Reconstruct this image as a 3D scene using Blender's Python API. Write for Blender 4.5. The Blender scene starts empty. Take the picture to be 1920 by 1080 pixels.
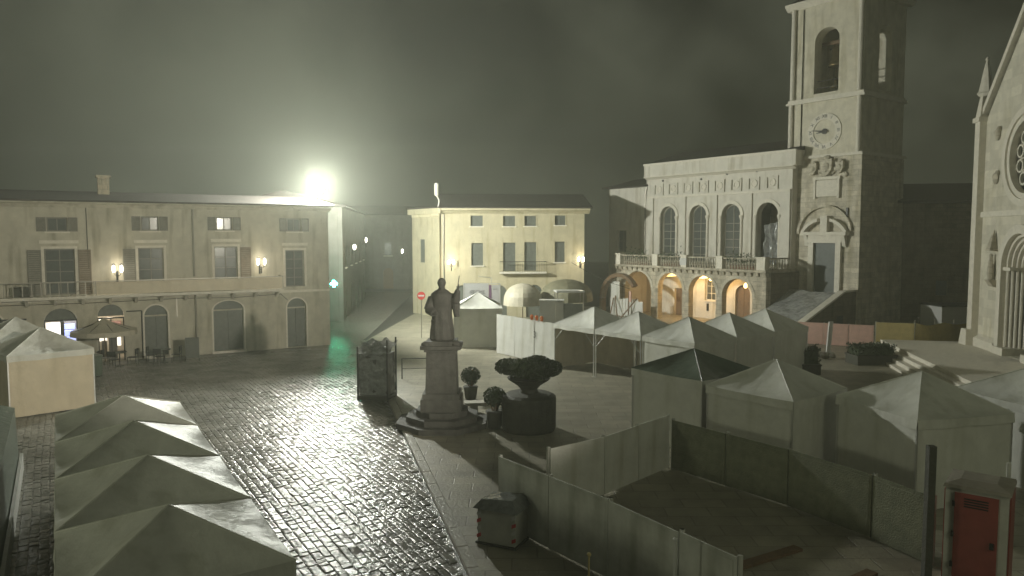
import bpy, bmesh, math, random
from mathutils import Vector, Matrix, noise
random.seed(7)
R = math.radians
scene = bpy.context.scene
col = scene.collection

# ------------------------------------------------------------------ camera
cam_d = bpy.data.cameras.new('camera'); cam = bpy.data.objects.new('camera', cam_d); col.objects.link(cam)
cam.location = (0, 0, 7.0); cam.rotation_euler = (R(90) - math.atan(100 / 1400.), 0, 0)
cam_d.sensor_width = 36; cam_d.lens = 36 * 1400 / 1920.; cam_d.clip_start = 0.1; cam_d.clip_end = 2000
scene.camera = cam

# ------------------------------------------------------------------ night sky (overcast, lit from below by the town)
world = bpy.data.worlds.new('World'); scene.world = world; world.use_nodes = True
wn = world.node_tree.nodes; wl = world.node_tree.links
bg = wn['Background']
wtc = wn.new('ShaderNodeTexCoord'); wno = wn.new('ShaderNodeTexNoise'); wra = wn.new('ShaderNodeValToRGB')
wno.inputs['Scale'].default_value = 3.0; wno.inputs['Detail'].default_value = 5; wno.inputs['Roughness'].default_value = .55
wra.color_ramp.elements[0].position = .40; wra.color_ramp.elements[0].color = (.2, .22, .11, 1)
wra.color_ramp.elements[1].position = .68; wra.color_ramp.elements[1].color = (3.2, 3.4, 2.4, 1)
wl.new(wtc.outputs['Generated'], wno.inputs['Vector']); wl.new(wno.outputs['Fac'], wra.inputs['Fac'])
wl.new(wra.outputs['Color'], bg.inputs['Color']); bg.inputs['Strength'].default_value = 0.022
scene.view_settings.view_transform = 'Standard'; scene.view_settings.look = 'None'
scene.view_settings.exposure = 0.0; scene.view_settings.gamma = 1.0
scene.render.engine = 'CYCLES'
scene.cycles.use_denoising = True
scene.cycles.max_bounces = 6; scene.cycles.diffuse_bounces = 3; scene.cycles.glossy_bounces = 3
scene.cycles.transmission_bounces = 4; scene.cycles.transparent_max_bounces = 6; scene.cycles.volume_bounces = 1
scene.cycles.sample_clamp_indirect = 4.0; scene.cycles.sample_clamp_direct = 0
scene.cycles.caustics_reflective = False; scene.cycles.caustics_refractive = False
FLOOD_POWER = 25000.0
PIAZZA_SPOT = 27000.0
PIAZZA_FILL = 950.0
LEFT_FILL = 2600.0

# ------------------------------------------------------------------ materials
MATS = {}
def mat(name, color, rough=.7, metal=0., var=.18, scale=3., bump=0., bscale=20., spec=.5, coat=0., stain=None, trans=0., emit=None, estr=0., brick=None, coord='Object'):
    m = bpy.data.materials.new(name); m.use_nodes = True; nt = m.node_tree; n = nt.nodes; l = nt.links
    b = n['Principled BSDF']
    b.inputs['Roughness'].default_value = rough; b.inputs['Metallic'].default_value = metal
    b.inputs['Specular IOR Level'].default_value = spec
    if coat: b.inputs['Coat Weight'].default_value = coat; b.inputs['Coat Roughness'].default_value = .12
    if trans: b.inputs['Transmission Weight'].default_value = trans
    c = (*color, 1)
    if emit:
        b.inputs['Emission Color'].default_value = (*emit, 1); b.inputs['Emission Strength'].default_value = estr
    tc = n.new('ShaderNodeTexCoord')
    out = None
    if var > 0:
        no = n.new('ShaderNodeTexNoise'); no.inputs['Scale'].default_value = scale; no.inputs['Detail'].default_value = 6
        no.inputs['Roughness'].default_value = .65
        l.new(tc.outputs['Object' if coord == 'Flat' else coord], no.inputs['Vector'])
        ra = n.new('ShaderNodeValToRGB')
        ra.color_ramp.elements[0].position = .3; ra.color_ramp.elements[1].position = .7
        ra.color_ramp.elements[0].color = tuple(max(0, x * (1 - var)) for x in color) + (1,)
        ra.color_ramp.elements[1].color = tuple(min(1, x * (1 + var * .7)) for x in color) + (1,)
        l.new(no.outputs['Fac'], ra.inputs['Fac']); out = ra.outputs['Color']
    height = None
    if brick:
        bw, bh, mort = brick
        br = n.new('ShaderNodeTexBrick'); br.inputs['Scale'].default_value = 1
        br.inputs['Brick Width'].default_value = bw; br.inputs['Row Height'].default_value = bh
        br.inputs['Mortar Size'].default_value = mort; br.inputs['Mortar Smooth'].default_value = .3
        br.inputs['Color1'].default_value = (1, 1, 1, 1); br.inputs['Color2'].default_value = (.72, .72, .72, 1); br.inputs['Mortar'].default_value = (.5, .5, .5, 1)
        cx = n.new('ShaderNodeSeparateXYZ'); cm = n.new('ShaderNodeCombineXYZ'); ad = n.new('ShaderNodeMath'); ad.operation = 'ADD'
        l.new(tc.outputs['Object'], cx.inputs[0])
        if coord == 'Flat':
            l.new(tc.outputs['Object'], br.inputs['Vector'])
        else:
            l.new(cx.outputs['X'], ad.inputs[0]); l.new(cx.outputs['Y'], ad.inputs[1])
            l.new(ad.outputs[0], cm.inputs['X']); l.new(cx.outputs['Z'], cm.inputs['Y']); l.new(cm.outputs[0], br.inputs['Vector'])
        mx = n.new('ShaderNodeMixRGB'); mx.blend_type = 'MULTIPLY'; mx.inputs['Fac'].default_value = .75
        if out: l.new(out, mx.inputs['Color1'])
        else: mx.inputs['Color1'].default_value = c
        l.new(br.outputs['Color'], mx.inputs['Color2']); out = mx.outputs['Color']
        height = br.outputs['Fac']
    if stain:   # rain streaks and dirt: tall thin noise
        mp = n.new('ShaderNodeMapping'); mp.inputs['Scale'].default_value = (1.6, 1.6, .22)
        s = n.new('ShaderNodeTexNoise'); s.inputs['Scale'].default_value = 1.3; s.inputs['Detail'].default_value = 5
        l.new(tc.outputs['Object'], mp.inputs['Vector']); l.new(mp.outputs[0], s.inputs['Vector'])
        r2 = n.new('ShaderNodeValToRGB'); r2.color_ramp.elements[0].position = .52; r2.color_ramp.elements[1].position = .74
        r2.color_ramp.elements[0].color = (1, 1, 1, 1); r2.color_ramp.elements[1].color = (*stain, 1)
        l.new(s.outputs['Fac'], r2.inputs['Fac'])
        mx = n.new('ShaderNodeMixRGB'); mx.blend_type = 'MULTIPLY'; mx.inputs['Fac'].default_value = 1
        if out: l.new(out, mx.inputs['Color1'])
        else: mx.inputs['Color1'].default_value = c
        l.new(r2.outputs['Color'], mx.inputs['Color2']); out = mx.outputs['Color']
    if out: l.new(out, b.inputs['Base Color'])
    else: b.inputs['Base Color'].default_value = c
    if bump > 0:
        bn = n.new('ShaderNodeTexNoise'); bn.inputs['Scale'].default_value = bscale; bn.inputs['Detail'].default_value = 5
        l.new(tc.outputs['Object'], bn.inputs['Vector'])
        bp = n.new('ShaderNodeBump'); bp.inputs['Strength'].default_value = bump; bp.inputs['Distance'].default_value = .05
        l.new(bn.outputs['Fac'], bp.inputs['Height'])
        if height is not None:
            b2 = n.new('ShaderNodeBump'); b2.inputs['Strength'].default_value = .6; b2.inputs['Distance'].default_value = .03; b2.invert = True
            l.new(height, b2.inputs['Height']); l.new(bp.outputs[0], b2.inputs['Normal']); l.new(b2.outputs[0], b.inputs['Normal'])
        else: l.new(bp.outputs[0], b.inputs['Normal'])
    MATS[name] = m
    return m
mat('plaster_beige', (.52, .49, .40), .85, var=.16, scale=1.2, bump=.25, bscale=30, stain=(.60, .58, .52))
mat('plaster_ground', (.48, .45, .36), .85, var=.2, scale=1.5, bump=.3, bscale=25, stain=(.58, .56, .5))
mat('plaster_yellow', (.49, .44, .30), .85, var=.14, scale=1.2, bump=.2, bscale=30, stain=(.75, .72, .62))
mat('plaster_grey', (.36, .34, .28), .85, var=.2, scale=1, bump=.2, stain=(.7, .7, .66))
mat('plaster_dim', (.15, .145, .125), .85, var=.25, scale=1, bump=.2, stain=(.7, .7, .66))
mat('plaster_white', (.64, .61, .54), .8, var=.1, scale=1.5, bump=.15, bscale=25, stain=(.70, .67, .60))
mat('stone_trim', (.70, .66, .57), .75, var=.12, scale=4, bump=.3, bscale=25)
mat('stone_rough', (.54, .49, .39), .85, var=.35, scale=2.2, bump=.7, bscale=9, brick=(.7, .33, .02), stain=(.6, .58, .5))
mat('stone_tower', (.63, .58, .47), .85, var=.28, scale=1.7, bump=.5, bscale=10, brick=(.8, .36, .012), stain=(.68, .66, .58))
mat('stone_tower_smooth', (.63, .59, .48), .82, var=.18, scale=1.5, bump=.25, bscale=14, stain=(.74, .72, .64))
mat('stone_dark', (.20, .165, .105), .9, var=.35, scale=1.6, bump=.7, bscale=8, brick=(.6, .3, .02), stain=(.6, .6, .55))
mat('stone_church', (.70, .66, .55), .8, var=.13, scale=1.6, bump=.2, bscale=16, brick=(1.1, .5, .004), stain=(.82, .8, .72))
mat('stone_statue', (.10, .098, .088), .8, var=.3, scale=3, bump=.5, bscale=14, stain=(.6, .6, .58))
mat('roof_tile', (.04, .03, .025), .75, var=.4, scale=4, bump=.8, bscale=6)
mat('wood_brown', (.16, .10, .055), .6, var=.3, scale=6, bump=.3, bscale=20)
mat('wood_door', (.045, .06, .055), .45, var=.3, scale=5, bump=.3, bscale=20)
mat('shutter_brown', (.21, .165, .12), .6, var=.25, scale=5)
mat('shutter_grey', (.19, .18, .15), .6, var=.2, scale=5)
mat('shutter_dark', (.11, .12, .105), .55, var=.25, scale=5)
mat('glass_dark', (.085, .095, .092), .18, var=.2, scale=3, spec=.6)
mat('iron', (.03, .03, .03), .45, metal=.6, var=.2)
mat('pipe_metal', (.30, .28, .24), .4, metal=.7, var=.15)
mat('aluminium', (.62, .62, .60), .35, metal=.7, var=.1)
mat('canvas', (.68, .68, .63), .55, var=.08, scale=2.5, bump=.35, bscale=5, spec=.5, stain=(.86, .86, .82))
mat('canvas_wet', (.66, .66, .61), .5, var=.12, scale=2.0, bump=.35, bscale=7, spec=.2, stain=(.8, .8, .76))
mat('canvas_tan', (.60, .52, .38), .5, var=.1, scale=2, bump=.3, bscale=4, stain=(.85, .84, .8))
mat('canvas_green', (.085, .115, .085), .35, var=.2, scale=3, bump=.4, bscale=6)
mat('canvas_cream', (.50, .46, .36), .55, var=.15, scale=3, bump=.3, bscale=7)
mat('canvas_olive', (.17, .16, .10), .6, var=.2, scale=3, bump=.3, bscale=7)
mat('board_white', (.58, .58, .55), .45, var=.1, scale=2, bump=.15, bscale=12, stain=(.82, .81, .76))
mat('board_pale', (.74, .74, .69), .5, var=.1, scale=2, bump=.15, bscale=12, stain=(.82, .81, .76))
mat('plastic_cap', (.26, .235, .20), .5, var=.2, scale=4)
mat('board_grey', (.52, .53, .49), .55, var=.2, scale=2, bump=.2, bscale=12, stain=(.7, .7, .66))
mat('mesh_green', (.20, .21, .14), .7, var=.3, scale=3, bump=.5, bscale=30)
mat('board_pink', (.58, .37, .31), .6, var=.15, scale=3, bump=.3, bscale=8)
mat('board_yellow', (.50, .41, .18), .6, var=.18, scale=2.5, bump=.3, bscale=6)
mat('plastic_red', (.26, .06, .05), .4, var=.2, scale=3)
mat('plastic_grey', (.46, .46, .42), .45, var=.15, scale=3)
mat('plastic_white', (.55, .55, .54), .35, var=.06)
mat('plastic_sheet', (.16, .17, .17), .16, var=.4, scale=5, bump=1.0, bscale=5, spec=.7)
mat('silver_sheet', (.40, .41, .41), .2, metal=.35, var=.5, scale=4, bump=1.2, bscale=4)
mat('plastic_purple', (.12, .05, .12), .5, var=.1)
mat('banner_vinyl', (.36, .36, .36), .5, var=.06, scale=2)
mat('print_grey', (.10, .10, .11), .6, var=0)
mat('paint_orange', (.65, .17, .03), .4, var=.1)
mat('paint_red', (.5, .03, .03), .4, var=.1)
mat('terracotta', (.22, .10, .06), .75, var=.25, scale=5, bump=.3)
mat('planter_dark', (.055, .055, .042), .7, var=.3, scale=4, bump=.4)
mat('leaf_dark', (.035, .055, .022), .55, var=.4, scale=8)
mat('leaf_mid', (.05, .075, .03), .55, var=.4, scale=8)
mat('bronze', (.16, .12, .06), .4, metal=.8, var=.3, scale=6)
mat('wet_cobble', (.25, .246, .22), .26, var=.5, scale=.7, bump=.55, bscale=9, spec=.15)
mat('wet_joint', (.11, .107, .095), .3, var=.4, scale=6, bump=.6, bscale=25)
mat('far_cobble', (.26, .25, .215), .24, var=.3, scale=1.5, bump=.6, bscale=10, spec=.6, brick=(.34, .22, .025), coord='Flat')
mat('plaza_slab', (.33, .305, .235), .45, var=.28, scale=.9, bump=.3, bscale=14, spec=.5, brick=(1.1, .6, .022), coord='Flat')
mat('kerb_stone', (.30, .28, .23), .35, var=.25, scale=2, bump=.4, bscale=14)
mat('asphalt', (.05, .05, .045), .5, var=.3, scale=2, bump=.5, bscale=30)
mat('rubble', (.26, .24, .20), .8, var=.4, scale=5, bump=.6)
mat('lamp_white', (1, 1, 1), .3, var=0, emit=(.98, 1, .89), estr=260)
mat('lamp_small', (1, 1, 1), .3, var=0, emit=(1, .93, .78), estr=14)
mat('lamp_warm', (1, .8, .5), .3, var=0, emit=(1, .62, .22), estr=9)
mat('lamp_green', (.1, 1, .5), .3, var=0, emit=(.05, 1, .50), estr=120)
mat('shop_blue', (.5, .55, .9), .3, var=0, emit=(.45, .52, 1), estr=1.6)
mat('shop_white', (.9, .85, .75), .3, var=0, emit=(1, .93, .78), estr=1.5)
mat('shop_dark', (.10, .085, .07), .6, var=.3, scale=8)
mat('shop_pink', (.5, .3, .3), .5, var=.3, scale=9)
mat('shop_wall', (.55, .5, .42), .6, var=.2, scale=4)

# ------------------------------------------------------------------ mesh builder
class MB:
    def __init__(s): s.v = []; s.f = []
    def add(s, vs, fs):
        o = len(s.v); s.v += [tuple(x) for x in vs]; s.f += [tuple(i + o for i in f) for f in fs]; return s
    def quad(s, a, b, c, d): return s.add([a, b, c, d], [(0, 1, 2, 3)])
    def box(s, x0, x1, y0, y1, z0, z1):
        if x0 > x1: x0, x1 = x1, x0
        if y0 > y1: y0, y1 = y1, y0
        if z0 > z1: z0, z1 = z1, z0
        return s.add([(x0, y0, z0), (x1, y0, z0), (x1, y1, z0), (x0, y1, z0), (x0, y0, z1), (x1, y0, z1), (x1, y1, z1), (x0, y1, z1)],
                     [(0, 3, 2, 1), (4, 5, 6, 7), (0, 1, 5, 4), (1, 2, 6, 5), (2, 3, 7, 6), (3, 0, 4, 7)])
    def tube(s, p0, p1, r0, r1=None, n=8, caps=True):
        r1 = r0 if r1 is None else r1
        p0 = Vector(p0); p1 = Vector(p1); d = (p1 - p0).normalized()
        a = d.orthogonal().normalized(); b = d.cross(a)
        vs = []
        for p, r in ((p0, r0), (p1, r1)):
            for i in range(n):
                t = 2 * math.pi * i / n; vs.append(p + a * (math.cos(t) * r) + b * (math.sin(t) * r))
        fs = [(i, (i + 1) % n, n + (i + 1) % n, n + i) for i in range(n)]
        if caps: fs += [tuple(range(n))[::-1], tuple(range(n, 2 * n))]
        return s.add(vs, fs)
    def path(s, pts, r, n=6):
        for a, b in zip(pts[:-1], pts[1:]): s.tube(a, b, r, r, n)
        return s
    def lathe(s, prof, cx=0, cy=0, n=16, sx=1, sy=1, mod=None):
        vs = []
        for (r, z) in prof:
            for i in range(n):
                t = 2 * math.pi * i / n; k = mod(t, z) if mod else 1
                vs.append((cx + math.cos(t) * r * sx * k, cy + math.sin(t) * r * sy * k, z))
        fs = []
        for j in range(len(prof) - 1):
            for i in range(n):
                fs.append((j * n + i, j * n + (i + 1) % n, (j + 1) * n + (i + 1) % n, (j + 1) * n + i))
        fs += [tuple(range(n))[::-1], tuple(range((len(prof) - 1) * n, len(prof) * n))]
        return s.add(vs, fs)
    def prism(s, poly, z0, z1):
        n = len(poly)
        return s.add([(x, y, z0) for x, y in poly] + [(x, y, z1) for x, y in poly],
                     [tuple(range(n))[::-1], tuple(range(n, 2 * n))] + [(i, (i + 1) % n, n + (i + 1) % n, n + i) for i in range(n)])
    def prism_y(s, poly, y0, y1):   # poly in x,z
        n = len(poly)
        return s.add([(x, y0, z) for x, z in poly] + [(x, y1, z) for x, z in poly],
                     [tuple(range(n)), tuple(range(n, 2 * n))[::-1]] + [(i, n + i, n + (i + 1) % n, (i + 1) % n) for i in range(n)])
    def prism_x(s, poly, x0, x1):   # poly in y,z
        n = len(poly)
        return s.add([(x0, y, z) for y, z in poly] + [(x1, y, z) for y, z in poly],
                     [tuple(range(n))[::-1], tuple(range(n, 2 * n))] + [(i, (i + 1) % n, n + (i + 1) % n, n + i) for i in range(n)])
    def arch_ring(s, cx, zc, r0, r1, y0, y1, a0=0., a1=180., n=16, ez=1.):   # ring segment in the x,z plane
        vs = []; fs = []
        for i in range(n + 1):
            t = R(a0 + (a1 - a0) * i / n); c, q = math.cos(t), math.sin(t) * ez
            vs += [(cx + c * r0, y0, zc + q * r0), (cx + c * r1, y0, zc + q * r1), (cx + c * r1, y1, zc + q * r1), (cx + c * r0, y1, zc + q * r0)]
        for i in range(n):
            a = 4 * i; b = a + 4
            for k in range(4): fs.append((a + k, a + (k + 1) % 4, b + (k + 1) % 4, b + k))
        if abs(a1 - a0) < 359: fs += [(3, 2, 1, 0), (4 * n, 4 * n + 1, 4 * n + 2, 4 * n + 3)]
        return s.add(vs, fs)
    def disc_y(s, cx, zc, r, y, n=24):
        vs = [(cx + math.cos(2 * math.pi * i / n) * r, y, zc + math.sin(2 * math.pi * i / n) * r) for i in range(n)]
        return s.add(vs, [tuple(range(n))])
    def ball(s, c, r, n=10, m=6, sx=1, sy=1, sz=1, jitter=0.):
        prof = []
        vs = []; fs = []
        for j in range(1, m):
            ph = math.pi * j / m
            for i in range(n):
                t = 2 * math.pi * i / n; k = r * (1 + random.uniform(-jitter, jitter))
                vs.append((c[0] + math.sin(ph) * math.cos(t) * k * sx, c[1] + math.sin(ph) * math.sin(t) * k * sy, c[2] + math.cos(ph) * k * sz))
        top = len(vs); vs.append((c[0], c[1], c[2] + r * sz)); vs.append((c[0], c[1], c[2] - r * sz))
        for j in range(m - 2):
            for i in range(n): fs.append((j * n + i, (j + 1) * n + i, (j + 1) * n + (i + 1) % n, j * n + (i + 1) % n))
        for i in range(n):
            fs.append((top, i, (i + 1) % n)); fs.append((top + 1, (m - 2) * n + (i + 1) % n, (m - 2) * n + i))
        return s.add(vs, fs)
    def wall(s, x0, x1, z0, z1, y0, y1, ops, seg=12, top=True, bottom=False, ends=True):
        """front plane y0, back plane y1; ops = (xa, xb, za, zb, arched)"""
        ops = sorted(ops); x = x0
        def q(xa, xb, za, zb):
            if xb - xa < 1e-4 or zb - za < 1e-4: return
            s.quad((xa, y0, za), (xb, y0, za), (xb, y0, zb), (xa, y0, zb)); s.quad((xb, y1, za), (xa, y1, za), (xa, y1, zb), (xb, y1, zb))
        for (xa, xb, za, zb, arched) in ops:
            q(x, xa, z0, z1); q(xa, xb, z0, za)
            if za > z0 + 1e-4: s.quad((xa, y0, za), (xb, y0, za), (xb, y1, za), (xa, y1, za))
            if arched:
                r = (xb - xa) / 2; c = (xa + xb) / 2
                rise = arched if isinstance(arched, float) else r
                zs = zb - rise
                pts = [(c - math.cos(math.pi * i / seg) * r, zs + math.sin(math.pi * i / seg) * rise) for i in range(seg + 1)]
            else: zs = zb; pts = [(xa, zb), (xb, zb)]
            for (ax, az), (bx, bz) in zip(pts[:-1], pts[1:]):
                s.quad((ax, y0, az), (bx, y0, bz), (bx, y0, z1), (ax, y0, z1)); s.quad((bx, y1, bz), (ax, y1, az), (ax, y1, z1), (bx, y1, z1))
                s.quad((ax, y0, az), (ax, y1, az), (bx, y1, bz), (bx, y0, bz))
            s.quad((xa, y0, za), (xa, y1, za), (xa, y1, zs), (xa, y0, zs)); s.quad((xb, y1, za), (xb, y0, za), (xb, y0, zs), (xb, y1, zs))
            x = xb
        q(x, x1, z0, z1)
        if top: s.quad((x0, y0, z1), (x1, y0, z1), (x1, y1, z1), (x0, y1, z1))
        if ends:
            s.quad((x0, y1, z0), (x0, y0, z0), (x0, y0, z1), (x0, y1, z1)); s.quad((x1, y0, z0), (x1, y1, z0), (x1, y1, z1), (x1, y0, z1))
        return s
    def build(s, name, m, parent=None, smooth=False):
        me = bpy.data.meshes.new(name); me.from_pydata(s.v, [], s.f); me.update()
        if m: me.materials.append(MATS[m])
        if smooth:
            me.polygons.foreach_set('use_smooth', [True] * len(me.polygons))
        o = bpy.data.objects.new(name, me); col.objects.link(o)
        if parent: o.parent = parent
        return o
def tag(o, label, cat, group=None):
    o['label'] = label; o['category'] = cat
    if group: o['group'] = group
    return o
def struct(o): o['kind'] = 'structure'; return o
def thing(name, label, cat, loc=(0, 0, 0), rz=0., group=None):
    o = bpy.data.objects.new(name, None); o.empty_display_size = .3; col.objects.link(o)
    o.location = loc; o.rotation_euler = (0, 0, rz)
    return tag(o, label, cat, group)
def text_mesh(s, size):
    cu = bpy.data.curves.new('lettering', 'FONT'); cu.body = s; cu.size = size; cu.extrude = .004; cu.align_x = 'CENTER'; cu.align_y = 'CENTER'
    to = bpy.data.objects.new('lettering', cu); col.objects.link(to)
    dg = bpy.context.evaluated_depsgraph_get(); me = bpy.data.meshes.new_from_object(to.evaluated_get(dg))
    bpy.data.objects.remove(to); bpy.data.curves.remove(cu)
    return me
def text(s, size, m, parent, loc, rot=(R(90), 0, 0), name='lettering'):
    me = text_mesh(s, size); me.materials.clear(); me.materials.append(MATS[m])
    o = bpy.data.objects.new(name, me); col.objects.link(o); o.parent = parent; o.location = loc; o.rotation_euler = rot
    return o
def lamp(kind, loc, power, color, radius=.1, name='bulb_light', parent=None, spot=None, target=None, blend=.5):
    d = bpy.data.lights.new(name, kind); d.energy = power; d.color = color; d.shadow_soft_size = radius
    o = bpy.data.objects.new(name, d); col.objects.link(o); o.location = loc
    if spot: d.spot_size = spot; d.spot_blend = blend
    if target is not None:
        o.rotation_euler = (Vector(target) - Vector(loc)).to_track_quat('-Z', 'Y').to_euler()
    if parent: o.parent = parent
    return o

# ================================================================== GROUND
g = struct(MB().quad((-150, -40, -.05), (150, -40, -.05), (150, 190, -.05), (-150, 190, -.05)).build('ground', 'asphalt'))
KA, KB = Vector((-9.82, 48.75)), Vector((-.30, 13.0))
road = struct(MB().add([(-45, 8, -.012), (1.2, 8, -.012), (-.30, 13, -.012), (-9.82, 48.75, -.012), (-12, 92, -.012), (-24, 92, -.012), (-45, 44, -.012)], [tuple(range(7))]).build('cobbled_road', 'far_cobble'))
plaza = struct(MB().prism([(-.12, 13.0), (1.2, 8), (48, 8), (48, 72), (-8.2, 72), (-9.6, 48.75)], -.04, .06).build('plaza_pavement', 'plaza_slab'))
kd = (KB - KA); kl = kd.length; kd.normalize(); kn = Vector((-kd.y, kd.x))   # kn points to the plaza side (right)
if kn.x < 0: kn = -kn
nk = 34
kme = None
kdirang = math.atan2(kd.y, kd.x)
for i in range(nk):
    p = KA + kd * (kl * (i + .5) / nk)
    if kme is None:
        m = MB(); L = kl / nk * .5 - .012
        m.add([(-L, -.11, -.03), (L, -.11, -.03), (L, .16, -.03), (-L, .16, -.03), (-L, -.11, .06), (L, -.11, .06), (L, .16, .085), (-L, .16, .085), (-L, -.085, .085), (L, -.085, .085)],
              [(0, 1, 5, 4), (4, 5, 9, 8), (8, 9, 6, 7), (1, 2, 6, 9, 5), (2, 3, 7, 6), (3, 0, 4, 8, 7)])
        o = m.build('kerb_stone', 'kerb_stone', plaza); kme = o.data
    else:
        o = bpy.data.objects.new('kerb_stone', kme); col.objects.link(o); o.parent = plaza
    o.location = (p.x, p.y, random.uniform(-.006, .006)); o.rotation_euler = (0, 0, kdirang + random.uniform(-.004, .004))
# --- cobbles: staggered courses parallel to the street
ru = Vector((.52, -.855)).normalized(); rv = Vector((.855, .52)).normalized()
def cob_mesh(w, h, z=.022, seed=0):
    rn = random.Random(seed); m = MB()
    b = .022; j = lambda a: rn.uniform(-a, a)
    base = [(-w, -h), (w, -h), (w, h), (-w, h)]
    lo = [(x + j(.012), y + j(.012), -.02) for x, y in base]
    tx, ty = j(.035), j(.035)
    mid = [(x * .985 + j(.008), y * .98 + j(.008), z * .62 + x * tx * .6 + y * ty * .6) for x, y in base]
    top = [((abs(x) - b - .012) * (1 if x > 0 else -1), (abs(y) - b - .012) * (1 if y > 0 else -1), z * .88 + x * tx + y * ty) for x, y in base]
    m.add(lo + mid + top + [(j(.02), j(.015), z * 1.02)],
          [(0, 1, 5, 4), (1, 2, 6, 5), (2, 3, 7, 6), (3, 0, 4, 7), (4, 5, 9, 8), (5, 6, 10, 9), (6, 7, 11, 10), (7, 4, 8, 11), (8, 9, 12), (9, 10, 12), (10, 11, 12), (11, 8, 12)])
    return m
cos_p, sin_p = math.cos(math.atan(100 / 1400.)), math.sin(math.atan(100 / 1400.))
def to_px(x, y, z=0.):
    zz = z - 7.0; f = y * cos_p - zz * sin_p
    return 960 + 1400 * x / f, 540 - 1400 * (y * sin_p + zz * cos_p) / f
CU, CV = .31, .205
LA = (-19.08, 42.7, 0)
variants = [cob_mesh(CU / 2 - .008, CV / 2 - .008, seed=k) for k in range(10)]
cobs = []
rc = random.Random(3); v = -27.0
while v < 53:
    ch_ = rc.uniform(.165, .235); u = -47 + rc.uniform(0, .3)
    while u < 18:
        cl_ = rc.choice((.2, .26, .3, .34, .4)) * rc.uniform(.92, 1.08)
        p = ru * (u + cl_ / 2) + rv * (v + ch_ / 2 + .03 * math.sin(u * .35)) + Vector((-6, 24)); u += cl_
        if not (12.2 < p.y < 45.5) or (p.x - LA[0]) * .512 - (p.y - LA[1]) * .859 < 1.2: continue
        if (p - KA).dot(kn) > -.26: continue
        px, py = to_px(p.x, p.y)
        if px < -40 or px > 1100 or py > 1120: continue
        if (p - Vector((-9.3, 18.0))).dot(rv) < -2.6 and p.y < 24: continue
        cobs.append((p, px, py, cl_ / CU, ch_ / CV))
    v += ch_
def cob_seen(p, px, py, *_):
    return px < 925 and py < 1076 and (p - Vector((-9.3, 18.0))).dot(rv) > 2.6 and (py < 940 or px < 890)
seen = sorted([c for c in cobs if cob_seen(*c)], key=lambda c: c[0].y)
near = set(id(c) for c in seen[:300])
vmesh = []
for k, mb in enumerate(variants):
    me = bpy.data.meshes.new('cobble'); me.from_pydata(mb.v, [], mb.f); me.update(); me.materials.append(MATS['wet_cobble']); vmesh.append(me)
rest = MB(); cang = math.atan2(ru.y, ru.x)
for c in cobs:
    p = c[0]; k = random.randrange(10); a = cang + (math.pi if random.random() < .5 else 0) + random.uniform(-.05, .05); dz = random.uniform(-.010, .006)
    tiltx, tilty = random.gauss(0, .034), random.gauss(0, .034)
    if id(c) in near:
        o = bpy.data.objects.new('cobble', vmesh[k]); col.objects.link(o); o.parent = road
        o.location = (p.x, p.y, dz); o.rotation_euler = (tiltx, tilty, a); o.scale = (c[3], c[4], 1)
    else:
        ca, sa = math.cos(a), math.sin(a); vv_ = [(x * c[3], y * c[4], z) for x, y, z in variants[k].v]
        rest.add([(p.x + x * ca - y * sa, p.y + x * sa + y * ca, z + dz + x * tilty + y * tiltx) for x, y, z in vv_], variants[k].f)
o = rest.build('cobbles', 'wet_cobble', road); o['kind'] = 'stuff'
MB().add([(-34, 12, -.006), (-.2, 12, -.006), (-.52, 13.5, -.006), (-9.1, 45.6, -.006), (-14.2, 45.6, -.006), (-34, 33.8, -.006)], [(0, 1, 2, 3, 4, 5)]).build('joint_bed', 'wet_joint', road)

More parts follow.
